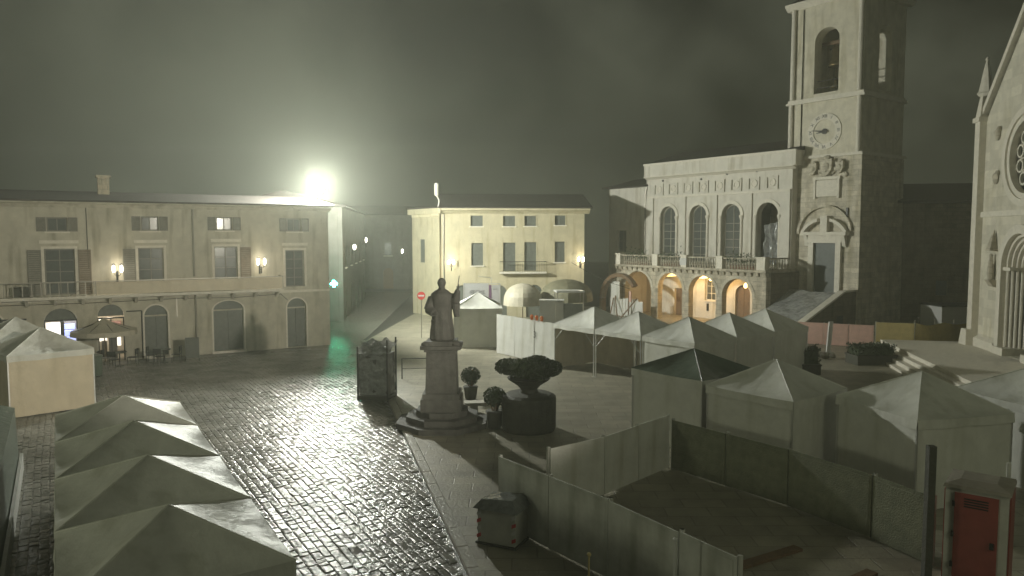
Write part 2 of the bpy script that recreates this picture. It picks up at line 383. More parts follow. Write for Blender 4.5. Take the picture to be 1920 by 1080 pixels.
# ================================================================== helpers for buildings
def window(parent, xa, xb, za, zb, y, frame='stone_trim', pane='glass_dark', arched=False, sill=True, mull=1, rows=2, fw=.07, name='window', fmat='shutter_grey'):
    """recessed window: frame with glazing bars, one pane per light"""
    m = MB(); cx = (xa + xb) / 2
    r = (xb - xa) / 2
    ztop = zb - (r if arched else 0)
    m.box(xa, xa + fw, y, y + .08, za, ztop); m.box(xb - fw, xb, y, y + .08, za, ztop); m.box(xa + fw, xb - fw, y, y + .08, za, za + fw)
    if arched: m.arch_ring(cx, ztop, r - fw, r, y, y + .08, n=12)
    else: m.box(xa + fw, xb - fw, y, y + .08, zb - fw, zb)
    for i in range(mull): x = xa + (xb - xa) * (i + 1) / (mull + 1); m.box(x - .025, x + .025, y + .012, y + .07, za + fw, ztop + (r * .9 if arched else -fw))
    for j in range(1, rows): z = za + (ztop - za) * j / rows; m.box(xa + fw, xb - fw, y + .016, y + .066, z - .02, z + .02)
    w = m.build(name, fmat, parent)
    zl = [za + fw] + [za + (ztop - za) * j / rows for j in range(1, rows)] + [ztop]
    xl = [xa + fw] + [xa + (xb - xa) * (i + 1) / (mull + 1) for i in range(mull)] + [xb - fw]
    for a, b in zip(xl[:-1], xl[1:]):
        for c, d in zip(zl[:-1], zl[1:]):
            t = random.uniform(-.004, .004)
            MB().add([(a, y + .045 + t, c), (b, y + .045 - t, c), (b, y + .045 - t, d), (a, y + .045 + t, d), (a, y + .055, c), (b, y + .055, c), (b, y + .055, d), (a, y + .055, d)],
                     [(0, 1, 2, 3), (7, 6, 5, 4), (0, 4, 5, 1), (1, 5, 6, 2), (2, 6, 7, 3), (3, 7, 4, 0)]).build('pane', pane, w)
    if arched:
        mm = MB(); pts = [(xa + fw, ztop)] + [(cx - math.cos(math.pi * i / 12) * (r - fw), ztop + math.sin(math.pi * i / 12) * (r - fw)) for i in range(1, 12)] + [(xb - fw, ztop)]
        mm.prism_y(pts, y + .045, y + .055); mm.build('pane', pane, w)
    if sill: MB().box(xa - .1, xb + .1, y - .28, y + .05, za - .09, za - .003).build('sill', 'stone_trim', w)
    return w
def shutter(parent, xa, xb, za, zb, y, m='shutter_grey', slats=True):
    mb = MB(); f = .06
    mb.box(xa, xa + f, y, y + .05, za, zb); mb.box(xb - f, xb, y, y + .05, za, zb)
    mb.box(xa + f, xb - f, y, y + .05, za, za + f); mb.box(xa + f, xb - f, y, y + .05, zb - f, zb)
    s = mb.build('shutter', m, parent)
    mb = MB(); n = max(4, int((zb - za) / .12))
    for i in range(n):
        z = za + f + (zb - za - 2 * f) * (i + .5) / n; h = (zb - za) / n * .42
        mb.add([(xa + f, y + .008, z - h), (xb - f, y + .008, z - h), (xb - f, y + .04, z + h), (xa + f, y + .04, z + h)], [(0, 1, 2, 3)])
    mb.build('louvres', m, s)
    return s
def frame_rect(parent, xa, xb, za, zb, y, w=.14, d=.06, m='stone_trim', name='window_surround', bottom=False):
    b = MB(); b.box(xa - w, xa, y - d, y + .02, za, zb); b.box(xb, xb + w, y - d, y + .02, za, zb); b.box(xa - w, xb + w, y - d, y + .02, zb + .001, zb + w)
    if bottom: b.box(xa - w, xb + w, y - d, y + .02, za - w, za - .001)
    return b.build(name, m, parent)
def lantern_pair(label, loc, rz, power, group='double wall lanterns', light=True, proj=.55):
    """wrought iron wall bracket with two upturned frosted tubes"""
    t = thing('wall_lantern', label, 'lamp', loc, rz, group)
    b = MB(); b.box(-.05, .05, -.03, .0, -.35, .25); b.path([(0, -.03, -.1), (0, -proj, -.05)], .025); b.path([(0, -proj, -.3), (0, -proj, .1)], .03)
    b.path([(-.19, -proj, .2), (-.1, -proj, .04), (0, -proj, .0), (.1, -proj, .04), (.19, -proj, .2)], .02)
    b.build('bracket', 'iron', t)
    for s in (-1, 1):
        k = MB().lathe([(.035, .2), (.06, .25), (.075, .42), (.05, .56), (.01, .6)], s * .19, -proj, 8).build('lamp_glass', 'lamp_small', t)
    for s in (-1, 1): MB().lathe([(.09, .602), (.02, .68)], s * .19, -proj, 8).build('cap', 'iron', t)
    if light: lamp('POINT', (0, -proj - .28, .42), power, (1, .86, .6), .12, parent=t)
    return t

# ================================================================== LEFT BUILDING (long beige palazzo with arcade shops)
LA = (-19.08, 42.7, 0); LR = math.atan2(.5123, .8588)
lb = thing('beige_townhouse', 'long beige two-storey townhouse with arched shops and a balcony, behind the cafe', 'building', LA, LR)
X0, X1 = -16., 8.75
g_ops = [(-9.9, -8.4, .02, 3.05, True), (-6.65, -5.10, .02, 3.06, True), (-4.15, -2.85, .02, 3.17, True), (-1.85, -.65, .16, 3.02, True), (1.8, 3.5, .14, 3.1, .55), (6.08, 7.25, .02, 3.07, True)]
MB().wall(X0, X1, 0, 3.55, 0, .45, g_ops, top=False).build('ground_floor_wall', 'plaster_ground', lb)
f_ops = [(-11.3, -9.8, 3.8, 6.25, False), (-6.5, -5.10, 3.8, 6.25, False), (-2.05, -.75, 3.8, 6.26, False), (1.95, 3.25, 3.8, 6.3, False), (6.05, 7.2, 3.8, 6.05, False)]
MB().wall(X0, X1, 3.55, 6.75, .06, .45, f_ops, top=False).build('first_floor_wall', 'plaster_beige', lb)
u_ops = [(-10.9, -10., 7.2, 7.95, False), (-6.33, -5.38, 7.17, 7.92, False), (-1.85, -.95, 7.22, 8.02, False), (2.1, 3.0, 7.25, 8.03, False), (6.2, 7.05, 7.2, 8., False)]
MB().wall(X0, X1, 6.75, 8.72, .06, .45, u_ops, top=True).build('upper_floor_wall', 'plaster_beige', lb)
MB().box(X0, X1, -.05, .1, 3.45, 3.6).build('string_course', 'stone_trim', lb)
MB().prism_x([(-.1, 8.45), (.04, 8.45), (.04, 8.74), (-.42, 8.74), (-.42, 8.66), (-.25, 8.62)], X0 - .1, X1 + .1).build('cornice', 'plaster_beige', lb)
MB().box(X0, X0 + .4, .5, 9, 0, 8.7).box(X1 - .45, X1 - .002, .45, 9.5, 0, 8.7).box(X0, X1 - .5, 9, 9.4, 0, 8.7).build('rear_walls', 'plaster_dim', lb)
rf = MB().prism_x([(-.55, 8.75), (-.55, 8.83), (4.6, 9.55), (9.8, 8.83), (9.8, 8.75)], X0 - .2, X1 + .25).build('roof', 'roof_tile', lb)
for cxp in (-3.5,):
    MB().box(cxp - .3, cxp + .3, 3.0, 3.6, 9.2, 10.3).box(cxp - .38, cxp + .38, 2.92, 3.68, 10.3, 10.42).build('chimney', 'stone_dark', rf)
for (xa, xb, za, zb, _) in f_ops:
    window(lb, xa, xb, za, zb, .22, rows=4, sill=False)
    frame_rect(lb, xa, xb, za, zb, .06, .13, .05)
    MB().box(xa - .2, xb + .2, -.06, .06, zb + .28, zb + .45).build('lintel', 'stone_trim', lb)
for i, (xa, xb, za, zb, _) in enumerate(f_ops):
    sw = .62
    if i in (1, 2): shutter(lb, xa - sw - .14, xa - .14, za, zb - .05, -.03, 'shutter_grey')
    if i in (0, 1, 3): shutter(lb, xb + .14, xb + sw + .14, za, zb - .05, -.03, 'shutter_brown')
for (xa, xb, za, zb, _) in u_ops:
    window(lb, xa, xb, za, zb, .2, rows=1)
    shutter(lb, xa - .47, xa - .03, za, zb, -.0); shutter(lb, xb + .03, xb + .47, za, zb, -.0)
# shopfronts and doors in the arches
def shop(xa, xb, zt, kind):
    MB().wall(xa - .25, xb + .25, 0, 3.3, 2.6, 2.7, []).build('shop_back_wall', 'shop_wall', lb)
    MB().box(xa - .24, xa - .2, .46, 2.6, 0, 3.3).box(xb + .2, xb + .24, .46, 2.6, 0, 3.3).box(xa - .24, xb + .24, .46, 2.6, 3.3, 3.34).box(xa - .24, xb + .24, .46, 2.6, -.02, .03).build('shop_side_walls', 'shop_wall', lb)
    w = xb - xa
    if kind == 'blue':
        for j in range(5):
            MB().box(xb - .72, xb - .12, 1.35, 1.7, .35 + j * .36, .62 + j * .36).build('lit_fridge_shelf', 'shop_blue', lb)
        MB().box(xa + .05, xa + .75, 2.2, 2.3, .9, 2.1).build('lit_panel', 'shop_white', lb)
        MB().box(xa + .80, xa + .92, .7, 1.6, .02, 2.3).build('shelf_upright', 'shop_dark', lb)
    else:
        MB().box(xa + .05, xa + .5, 2.1, 2.2, .9, 2.2).build('lit_panel', 'shop_white', lb)
        MB().box(xb - .6, xb - .1, 2.0, 2.1, .6, 1.1).build('lit_counter', 'shop_white', lb)
        MB().box(xa + .2, xa + .45, 1.2, 1.6, .02, 1.0).box(xa + .55, xa + .95, .9, 1.3, .02, 1.75).build('cabinet', 'shop_dark', lb)
        MB().box(xb - .75, xb - .05, 2.3, 2.5, 1.2, 2.0).build('goods', 'shop_pink', lb)
    lamp('POINT', ((xa + xb) / 2, 1.1, 2.7), 55 if kind == 'blue' else 45, (.78, .82, 1) if kind == 'blue' else (1, .86, .66), .15, 'shop_light', lb)
    m = MB(); m.box(xa, xa + .06, .2, .28, .02, 2.35).box(xb - .06, xb, .2, .28, .02, 2.35).box(xa, xb, .19, .27, 2.36, 2.44).box((xa + xb) / 2 - .03, (xa + xb) / 2 + .03, .2, .28, .02, 2.36)
    m.build('shop_frame', 'iron', lb)
    r = w / 2; zs = zt - r; c = (xa + xb) / 2
    pts = [(c - math.cos(math.pi * i / 12) * r * .98, max(2.44, zs + math.sin(math.pi * i / 12) * r * .98)) for i in range(13)]
    MB().prism_y(pts, .22, .26).build('fanlight', 'shutter_dark', lb)
shop(-6.65, -5.10, 3.06, 'blue'); shop(-4.15, -2.85, 3.17, 'warm')
for (xa, xb, za, zb, ar) in (g_ops[0], g_ops[3], g_ops[4], g_ops[5]):
    r = (xb - xa) / 2; rise = ar if isinstance(ar, float) else r; zs = zb - rise
    m = MB(); m.box(xa, (xa + xb) / 2 - .012, .3, .38, za, zs - .05).box((xa + xb) / 2 + .012, xb, .3, .38, za, zs - .05)
    d = m.build('roller_door', 'shutter_dark', lb)
    MB().box(xa, xb, .24, .36, zs - .05, zs + .03).build('transom', 'plaster_ground', d)
    pts = [((xa + xb) / 2 - math.cos(math.pi * i / 12) * r, zs + .03 + math.sin(math.pi * i / 12) * (rise - .03)) for i in range(13)]
    MB().prism_y(pts, .3, .36).build('fanlight', 'shutter_dark', d)
    if za > .1: MB().box(xa - .12, xb + .12, -.12, .3, 0, za).build('doorstep', 'stone_trim', d)
    m = MB(); m.box(xa - .09, xa, -.025, .02, za, zs); m.box(xb, xb + .09, -.025, .02, za, zs); m.arch_ring((xa + xb) / 2, zs, r, r + .09, -.025, .02, ez=rise / r, n=14)
    m.build('door_surround', 'stone_trim', lb)
# balcony
bal = MB().box(-11.5, 5.67, -1.0, .0, 3.605, 3.76).build('balcony_slab', 'stone_trim', lb)
for k in range(14):
    x = -11.2 + k * 1.28
    MB().prism_x([(-.8, 3.6), (0, 3.6), (0, 3.2), (-.15, 3.25)], x - .07, x + .07).build('balcony_bracket', 'stone_trim', bal)
MB().box(-4.18, 5.6, -.98, -.93, 3.8, 4.46).build('balcony_screen', 'canvas_tan', bal)
MB().box(-11.5, 5.67, -.99, -.92, 4.49, 4.54).box(5.6, 5.66, -.96, -.0, 4.49, 4.54).build('handrail', 'pipe_metal', bal)
pm = MB(); 
for k in range(19): pm.box(-11.5 + k * .4, -11.46 + k * .4, -.97, -.94, 3.76, 4.49)
for x in (-4.2, -1.0, 2.3, 5.63): pm.box(x - .025, x + .025, -.92, -.87, 3.76, 4.49)
pm.path([(-5.4, -.95, 3.8), (-4.25, -.95, 4.5)], .02); pm.path([(5.63, -.9, 4.5), (5.63, -.05, 3.78)], .02)
pm.build('railing_bars', 'pipe_metal', bal)
MB().box(-7.9, -7.2, -.6, -.2, 3.765, 4.3).build('planter_box', 'planter_dark', bal)
MB().path([(.82, -.05, 8.6), (.82, -.05, 4.6)], .055, 8).path([(.84, -.07, 3.55), (.84, -.07, .1)], .055, 8).build('downpipe', 'pipe_metal', lb)
MB().path([(-4.5, .02, 8.5), (-4.48, .02, 5.2)], .02, 6).build('cable', 'iron', lb)
MB().path([(-10, -.06, 3.35), (-4.5, -.07, 3.30), (0, -.06, 3.36), (3, -.07, 3.28), (5.7, -.06, 3.38), (6.1, -.05, 3.0)], .018, 5).build('cable', 'iron', lb)
MB().box(-9.7, -7.4, -.16, -.0, 2.55, 2.62).build('awning_bar', 'iron', lb)
MB().path([(-2.75, -.06, 2.75), (-1.98, -.06, 2.75), (-1.98, -.06, 1.3), (-1.98, -.06, .05)], .035, 6).build('pipe_frame', 'iron', lb)
MB().box(-.2, -.12, -.03, 0, 2.3, 3.4).build('cable_cover', 'pipe_metal', lb)
def Lw(x, y, z):
    c, s = math.cos(LR), math.sin(LR); return (LA[0] + x * c - y * s, LA[1] + x * s + y * c, z)
lantern_pair('double lantern on the beige wall, left of the wide grey arch', Lw(-3.12, .05, 4.75), LR, 26)
lantern_pair('double lantern on the beige wall at the right end of the balcony', Lw(4.5, .05, 5.0), LR, 26)

# ================================================================== FLOODLIGHT on the roof edge
FX, FY, FZ = -12.35, 47.9, 10.0
fl = thing('floodlight', 'glaring white floodlight on a mast at the roof edge of the beige townhouse', 'floodlight', (FX, FY, 8.9))
MB().tube((0, 0, -.05), (0, 0, .62), .06, .05, 8).build('mast', 'pipe_metal', fl)
LR_ = .36   # glowing globe: radiance so that it gives off FLOOD_POWER watts
lm_ = MATS['lamp_white'].node_tree.nodes['Principled BSDF']; lm_.inputs['Emission Strength'].default_value = FLOOD_POWER / (math.pi * 4 * math.pi * LR_ ** 2)
MB().ball((0, 0, 1.1), LR_, 16, 10).build('globe', 'lamp_white', fl)
MB().lathe([(.06, .62), (.2, .68), (.22, .74)], 0, 0, 12).build('globe_socket', 'iron', fl)

# ================================================================== PALAZZO (loggia over portico)
PU = (10.15, 70., 0); PR = math.atan2(-.805, .593)
def Pw(x, y, z):
    c, s = math.cos(PR), math.sin(PR); return (PU[0] + x * c - y * s, PU[1] + x * s + y * c, z)
pz = thing('town_hall', 'pale stone town hall with arched loggia windows over a four-arched portico', 'building', PU, PR)
wins = [(4.98, 6.72), (8.28, 10.02), (11.56, 13.36), (14.87, 16.77)]
TZ = 4.45
MB().wall(3.4, 17.85, TZ, 12.05, 0, .55, [(a, b, TZ + .25, 9.45, True) for a, b in wins], top=True).build('loggia_wall', 'plaster_white', pz)
MB().box(3.3, 18.35, -.42, 9.0, 12.1, 13.2).build('attic', 'plaster_white', pz)
MB().prism_x([(-.12, 11.86), (0, 11.86), (0, 12.1), (-.5, 12.1), (-.5, 12.03), (-.3, 11.98)], 3.3, 18.2).build('cornice', 'stone_trim', pz)
MB().box(3.25, 18.4, -.5, -.425, 13.08, 13.24).build('attic_coping', 'stone_trim', pz)
MB().box(17.45, 17.848, .56, 9, 0, 12.05).box(3.42, 3.8, .56, 9, TZ, 12.05).box(3.42, 17.4, 8.7, 9., 0, 12.05).build('side_walls', 'plaster_white', pz)
# pilasters between the windows
for x in (3.75, 7.5, 10.78, 14.1, 17.35):
    w = .34 if x not in (3.75, 17.35) else .42
    MB().box(x - w, x + w, -.14, -.002, TZ + .3, 10.2).box(x - w - .06, x + w + .06, -.2, -.002, TZ, TZ + .3).build('pilaster', 'plaster_white', pz)
MB().box(3.45, 17.8, -.2, -.003, 10.201, 10.38).build('architrave', 'stone_trim', pz)
# frieze of square panels with roundels
for k in range(8):
    x = 4.75 + k * 1.63; z = 10.95
    b = MB(); w = .40; d = .13
    b.box(x - w - d, x - w, -.12, -.002, z - w, z + w); b.box(x + w, x + w + d, -.12, -.002, z - w, z + w)
    b.box(x - w - d, x + w + d, -.12, -.002, z + w + .001, z + w + .1); b.box(x - w - d, x + w + d, -.12, -.002, z - w - .1, z - w - .001)
    f = b.build('frieze_panel', 'plaster_white', pz)
    MB().arch_ring(x, z, .20, .31, -.07, -.002, 0, 360, 20).disc_y(x, z, .19, -.03, 16).build('roundel', 'stone_trim', f)
for x in (5.2, 7.3, 9.4, 12.0, 14.8):
    MB().ball((x, -.06, 11.75 + random.uniform(-.2, .3)), .09, 8, 5).build('drain_hole', 'iron', pz)
for i, (a, b) in enumerate(wins):
    c = (a + b) / 2; r = (b - a) / 2; zs = 9.45 - r
    m = MB(); m.arch_ring(c, zs, r + .0, r + .27, -.1, -.003, n=20)
    m.build('archivolt', 'stone_trim', pz)
    for s in (-1, 1):
        x = c + s * (r + .11)
        mm = MB().lathe([(.17, TZ + .02), (.17, TZ + .35), (.11, TZ + .42), (.105, zs - .4), (.12, zs - .35), (.19, zs - .12), (.19, zs)], x, -.06, 10)
        mm.build('column', 'stone_trim', pz)
    if i < 3:
        window(pz, a + .02, b - .02, TZ + .26, 9.43, .32, arched=True, sill=False, mull=1, rows=6, fmat='plaster_grey', fw=.1)
    else:
        # last bay: no window, a crumpled silver sheet hangs in it
        m = MB(); NX, NZ = 14, 22; vs = []; fs = []
        for jz in range(NZ + 1):
            for jx in range(NX + 1):
                u = jx / NX; w = jz / NZ
                x = a + .25 + (b - a - .3) * (u * (1 - .18 * w) + .22 * w) ; z = TZ + .3 + w * 3.3 - .5 * (1 - u) * w * .6
                y = .3 + .16 * math.sin(u * 17 + w * 5) + .10 * noise.noise((u * 6, w * 7, 3.1)) + .10 * math.sin(w * 11 + u * 4)
                vs.append((x, y, z))
        for jz in range(NZ):
            for jx in range(NX): q = jz * (NX + 1) + jx; fs.append((q, q + 1, q + NX + 2, q + NX + 1))
        m.add(vs, fs); o = m.build('hanging_sheet', 'silver_sheet', pz); sm = o.modifiers.new('solid', 'SOLIDIFY'); sm.thickness = .01
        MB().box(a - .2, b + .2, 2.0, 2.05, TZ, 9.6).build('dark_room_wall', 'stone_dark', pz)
# left wing and its roof edge
MB().wall(-1.8, 3.3, 0, 11.3, .25, .7, [(-.6, .5, 5.4, 7.4, False)]).box(-1.8, 3.3, .72, 8, 0, 11.28).build('left_wing_wall', 'plaster_white', pz)
MB().prism_x([(-.35, 11.32), (-.35, 11.4), (4.2, 12.4), (8.6, 11.4), (8.6, 11.32)], -2.2, 3.28).build('left_wing_roof', 'roof_tile', pz)
window(pz, -.6, .5, 5.4, 7.4, .4, fmat='shutter_grey')
MB().path([(3.1, .15, 11.2), (2.95, .15, 10.6), (2.95, .15, TZ)], .06, 8).build('downpipe', 'pipe_metal', pz)
MB().tube((3.1, .3, 11.3), (3.1, .3, 12.6), .12, .12, 10).build('chimney_pipe', 'plaster_white', pz)
MB().prism_x([(-.3, 13.25), (4.5, 14.6), (9, 13.25)], 3.4, 18.3).build('roof', 'roof_tile', pz)
# portico
arches = [(4.15, 7.2, 0, 3.92, True), (7.95, 10.55, 0, 3.9, True), (11.2, 13.85, 0, 3.82, True), (14.42, 17.12, 0, 3.74, True)]
MB().wall(3.0, 18.25, 0, 4.25, -3.5, -2.95, arches, seg=18).build('portico_wall', 'stone_rough', pz)
for (a, b, _, zt, _) in arches:
    r = (b - a) / 2; MB().arch_ring((a + b) / 2, zt - r, r, r + .24, -3.535, -3.49, n=18).build('arch_ring', 'stone_tower', pz)
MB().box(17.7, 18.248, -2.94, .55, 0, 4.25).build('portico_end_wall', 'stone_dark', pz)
MB().wall(3.0, 17.44, 0, 4.2, -.0, .5, [(3.9, 5.1, 0, 2.9, False), (6.7, 7.7, 0, 2.4, False), (9.95, 11.05, 1.55, 3.35, False), (13.0, 14.4, 0, 3.0, True)], top=False).build('portico_back_wall', 'plaster_white', pz)
MB().box(3.0, 17.7, -2.94, -.002, 4.1, 4.2).box(3.0, 3.4, -2.94, -.01, 0, 4.1).build('portico_ceiling', 'plaster_white', pz)
for (a, b, z0, z1) in ((3.9, 5.1, .02, 2.9), (6.7, 7.7, .02, 2.4), (13.0, 14.4, .02, 2.95)):
    MB().box(a, (a + b) / 2 - .01, .2, .27, z0, z1).box((a + b) / 2 + .01, b, .2, .27, z0, z1).build('door', 'wood_brown', pz)
window(pz, 9.95, 11.05, 1.55, 3.35, .18, mull=1, rows=3, sill=True, fmat='stone_trim', fw=.09)
MB().box(10.2, 10.4, -.06, -.01, .7, 1.3).build('notice', 'iron', pz)
for x in (7.57, 10.88, 14.13):
    MB().box(x - .2, x + .25, -2.93, -.01, 3.5, 4.09).build('portico_rib', 'plaster_white', pz)
for (x, zz, p) in ((8.6, 3.35, 150), (11.6, 3.4, 190), (14.9, 3.0, 22)):
    k = MB().lathe([(.02, zz + .3), (.1, zz + .22), (.13, zz), (.05, zz - .1)], x, -1.3, 8).build('portico_lamp', 'lamp_warm', pz)
    MB().tube((x, -1.3, zz + .3), (x, -1.3, 4.1), .015).build('lamp_rod', 'iron', k)
    lamp('POINT', (x + .0, -1.62, zz - .02), p, (1, .62, .24), .12, 'portico_light', pz)
# terrace, corbels and balustrade
MB().box(2.9, 18.35, -3.75, -.003, 4.25, TZ).build('terrace_slab', 'stone_rough', pz)
for k in range(26):
    x = 3.2 + k * .6; MB().prism_x([(-3.72, 4.24), (-3.5, 4.24), (-3.5, 3.95), (-3.6, 4.0)], x - .08, x + .08).build('corbel', 'stone_rough', pz)
for k, x in enumerate((3.4, 7.7, 10.75, 14.2, 17.85)):
    w = .28 if k < 4 else .36
    MB().box(x - w, x + w, -3.65, -3.2, TZ, 5.3).box(x - w - .06, x + w + .06, -3.71, -3.14, 5.3, 5.4).build('balustrade_pier', 'stone_trim', pz)
MB().box(3.7, 17.5, -3.52, -3.36, 5.2, 5.3).box(17.7, 17.95, -3.1, -.2, 5.2, 5.3).build('balustrade_rail', 'stone_rough', pz)
bmesh_data = None
for k in range(56):
    x = 3.75 + k * .25
    if any(abs(x - q) < .36 for q in (3.4, 7.7, 10.75, 14.2, 17.85)): continue
    if bmesh_data is None:
        o = MB().lathe([(.06, 0), (.05, .1), (.085, .25), (.045, .45), (.05, .68), (.06, .75)], 0, 0, 6).build('baluster', 'stone_rough', pz); bmesh_data = o.data
    else:
        o = bpy.data.objects.new('baluster', bmesh_data); col.objects.link(o); o.parent = pz
    o.location = (x, -3.44, TZ)
for k in range(9):
    o = bpy.data.objects.new('baluster', bmesh_data); col.objects.link(o); o.parent = pz; o.location = (17.82, -2.95 + k * .33, TZ)
MB().box(10.45, 11.1, -3.74, -3.66, 4.6, 5.15).build('notice_board', 'plastic_white', pz)
def leaves(parent, pts, n, size, m, name='foliage', rnd=None):
    rn = rnd or random; b = MB()
    for _ in range(n):
        p = pts(rn); a = Vector((rn.gauss(0, 1), rn.gauss(0, 1), rn.gauss(0, .8))).normalized(); u = a.orthogonal().normalized(); v = a.cross(u)
        s = size * rn.uniform(.6, 1.3); p = Vector(p)
        b.add([p - u * s * .5, p + v * s * .35, p + u * s * .5, p - v * s * .35], [(0, 1, 2, 3)])
    return b.build(name, m, parent)
for (xa, xb) in ((8.2, 10.3), (14.8, 17.3), (4.0, 6.6)):
    o = leaves(None, lambda rn: (rn.uniform(xa, xb), -3.3 + rn.gauss(0, .15), 4.95 + abs(rn.gauss(0, .35))), 260, .16, 'leaf_mid', 'terrace_plants')
    tb = MB().box(xa, xb, -3.28, -2.98, TZ, TZ + .3); q = thing('planter_box', {8.2: 'leafy window box on the town hall terrace, behind the notice board', 14.8: 'leafy window box on the town hall terrace, in front of the silver sheet', 4.0: 'leafy window box at the left end of the town hall terrace'}[xa], 'planter', PU, PR, 'planters on the terrace')
    tb.build('trough', 'terracotta', q); o.parent = q; o.name = 'foliage'

# ================================================================== CLOCK TOWER
TY = .7
tw = thing('clock_tower', 'tall square stone bell tower with a white ring clock beside the town hall', 'tower', PU, PR)
TL, TR, TD = 16.87, 22.72, 6.55
MB().add([(TL - .1, TY - .12, 0), (TR + .12, TY - .12, 0), (TR + .12, TD + .12, 0), (TL - .1, TD + .12, 0), (TL, TY, 12.55), (TR, TY, 12.55), (TR, TD, 12.55), (TL, TD, 12.55)],
         [(0, 1, 5, 4), (1, 2, 6, 5), (2, 3, 7, 6), (3, 0, 4, 7), (4, 5, 6, 7)]).build('lower_stage', 'stone_tower', tw)
MB().box(TL - .15, TR + .12, TY - .18, TD + .12, 12.551, 12.75).build('lower_cornice', 'stone_trim', tw)
MB().box(TL + .12, TR - .1, TY + .08, TD - .1, 12.75, 16.6).build('clock_stage', 'stone_tower_smooth', tw)
MB().box(TL - .12, TR + .1, TY - .12, TD + .1, 16.602, 16.75).box(TL - .02, TR, TY - .02, TD, 16.75, 16.95).build('middle_cornice', 'stone_trim', tw)
bx0, bx1, by0, by1 = TL + .15, TR - .12, TY + .1, TD - .12
mc = (bx0 + bx1) / 2
MB().wall(bx0, bx1, 16.95, 23.5, by0, by0 + .9, [(mc - .95, mc + .95, 17.2, 21.8, True)], ends=True).build('belfry_front_wall', 'stone_tower_smooth', tw)
# right hand wall with its own opening (built along y)
m = MB().wall(by0 + .9, by1, 16.95, 23.5, 0, .9, [((by0 + by1) / 2 - .9, (by0 + by1) / 2 + .9, 17.2, 21.75, True)], ends=True)
m.v = [(bx1 - y, x, z) for x, y, z in m.v]; m.build('belfry_side_wall', 'stone_tower_smooth', tw)
MB().box(bx0, bx0 + .9, by0 + .9, by1, 16.95, 23.5).box(bx0 + .9, bx1 - .9, by1 - .9, by1, 16.95, 23.5).build('belfry_rear_walls', 'stone_tower_smooth', tw)
for (xx, zz0, zz1) in ((TL + .28, 12.75, 16.6), (TR - .28, 12.75, 16.6), (bx0 + .2, 16.95, 23.5), (bx1 - .2, 16.95, 23.5), (TL + 1.1, 12.75, 16.6)):
    if xx == TL + 1.1:
        MB().path([(xx, TY + .02, 12.8), (xx, TY + .02, 23.4)], .035, 6).build('lightning_cable', 'iron', tw)
    else:
        MB().tube((xx, TY - .06, zz0), (xx, TY - .06, zz1), .17, .16, 10).build('corner_column', 'stone_trim', tw)
MB().prism_x([(by0 - .1, 23.5), (by0 - .45, 23.8), (by0 - .45, 23.95), (by1 + .45, 23.95), (by1 + .45, 23.8), (by1 + .1, 23.5)], bx0 - .4, bx1 + .4).build('top_cornice', 'stone_trim', tw)
MB().add([(bx0 - .3, by0 - .3, 23.95), (bx1 + .3, by0 - .3, 23.95), (bx1 + .3, by1 + .3, 23.95), (bx0 - .3, by1 + .3, 23.95), (mc, (by0 + by1) / 2, 26.4)], [(0, 1, 4), (1, 2, 4), (2, 3, 4), (3, 0, 4)]).build('roof', 'roof_tile', tw)
yb = by0 + 1.3
MB().box(mc - 1.3, mc + 1.3, yb - .12, yb + .12, 20.8, 21.05).build('bell_beam', 'wood_brown', tw)
MB().lathe([(.05, 20.8), (.22, 20.7), (.34, 20.4), (.4, 19.8), (.5, 19.4), (.62, 19.2), (.55, 19.2)], mc, yb, 16).build('bell', 'bronze', tw, True)
MB().box(mc - .5, mc + .5, yb - .1, yb + .1, 20.45, 20.55).tube((mc, yb - .3, 19.1), (mc, yb - .3, 17.7), .02).build('bell_yoke', 'iron', tw)
MB().lathe([(.05, 18.5), (.2, 18.4), (.3, 17.9), (.42, 17.7)], mc - .15, yb + .2, 12).build('bell', 'bronze', tw, True)
MB().box(mc - .9, mc + .9, by0 + .35, by0 + .4, 18.1, 18.15).box(mc - .9, mc + .9, by0 + .35, by0 + .4, 17.6, 17.65).build('guard_bar', 'iron', tw)
# clock
CX, CZ = 19.84, 14.42; cy = TY + .08
ck = MB().arch_ring(CX, CZ, .86, 1.30, cy - .07, cy - .001, 0, 360, 40).build('clock_ring', 'stone_trim', tw)
for k, s in enumerate(('XII', 'I', 'II', 'III', 'IV', 'V', 'VI', 'VII', 'VIII', 'IX', 'X', 'XI')):
    a = R(90 - 30 * k)
    text(s, .34, 'iron', ck, (CX + math.cos(a) * 1.08, cy - .078, CZ + math.sin(a) * 1.08), (R(90), -(a - R(90)), 0), 'numeral')
hb = MB()
for ang, L, w in ((R(172), .95, .07), (R(188), .62, .10)):
    c, s = math.cos(ang), math.sin(ang)
    hb.add([(CX - c * .25 + s * w, cy - .1, CZ - s * .25 - c * w), (CX + c * L + s * .02, cy - .1, CZ + s * L - c * .02), (CX + c * L - s * .02, cy - .1, CZ + s * L + c * .02), (CX - c * .25 - s * w, cy - .1, CZ - s * .25 + c * w),
            (CX - c * .25 + s * w, cy - .08, CZ - s * .25 - c * w), (CX + c * L + s * .02, cy - .08, CZ + s * L - c * .02), (CX + c * L - s * .02, cy - .08, CZ + s * L + c * .02), (CX - c * .25 - s * w, cy - .08, CZ - s * .25 + c * w)],
           [(0, 1, 2, 3), (7, 6, 5, 4), (0, 4, 5, 1), (1, 5, 6, 2), (2, 6, 7, 3), (3, 7, 4, 0)])
hb.arch_ring(CX, CZ, .0, .2, cy - .09, cy - .001, 0, 360, 16)
hb.build('clock_hands', 'iron', ck)
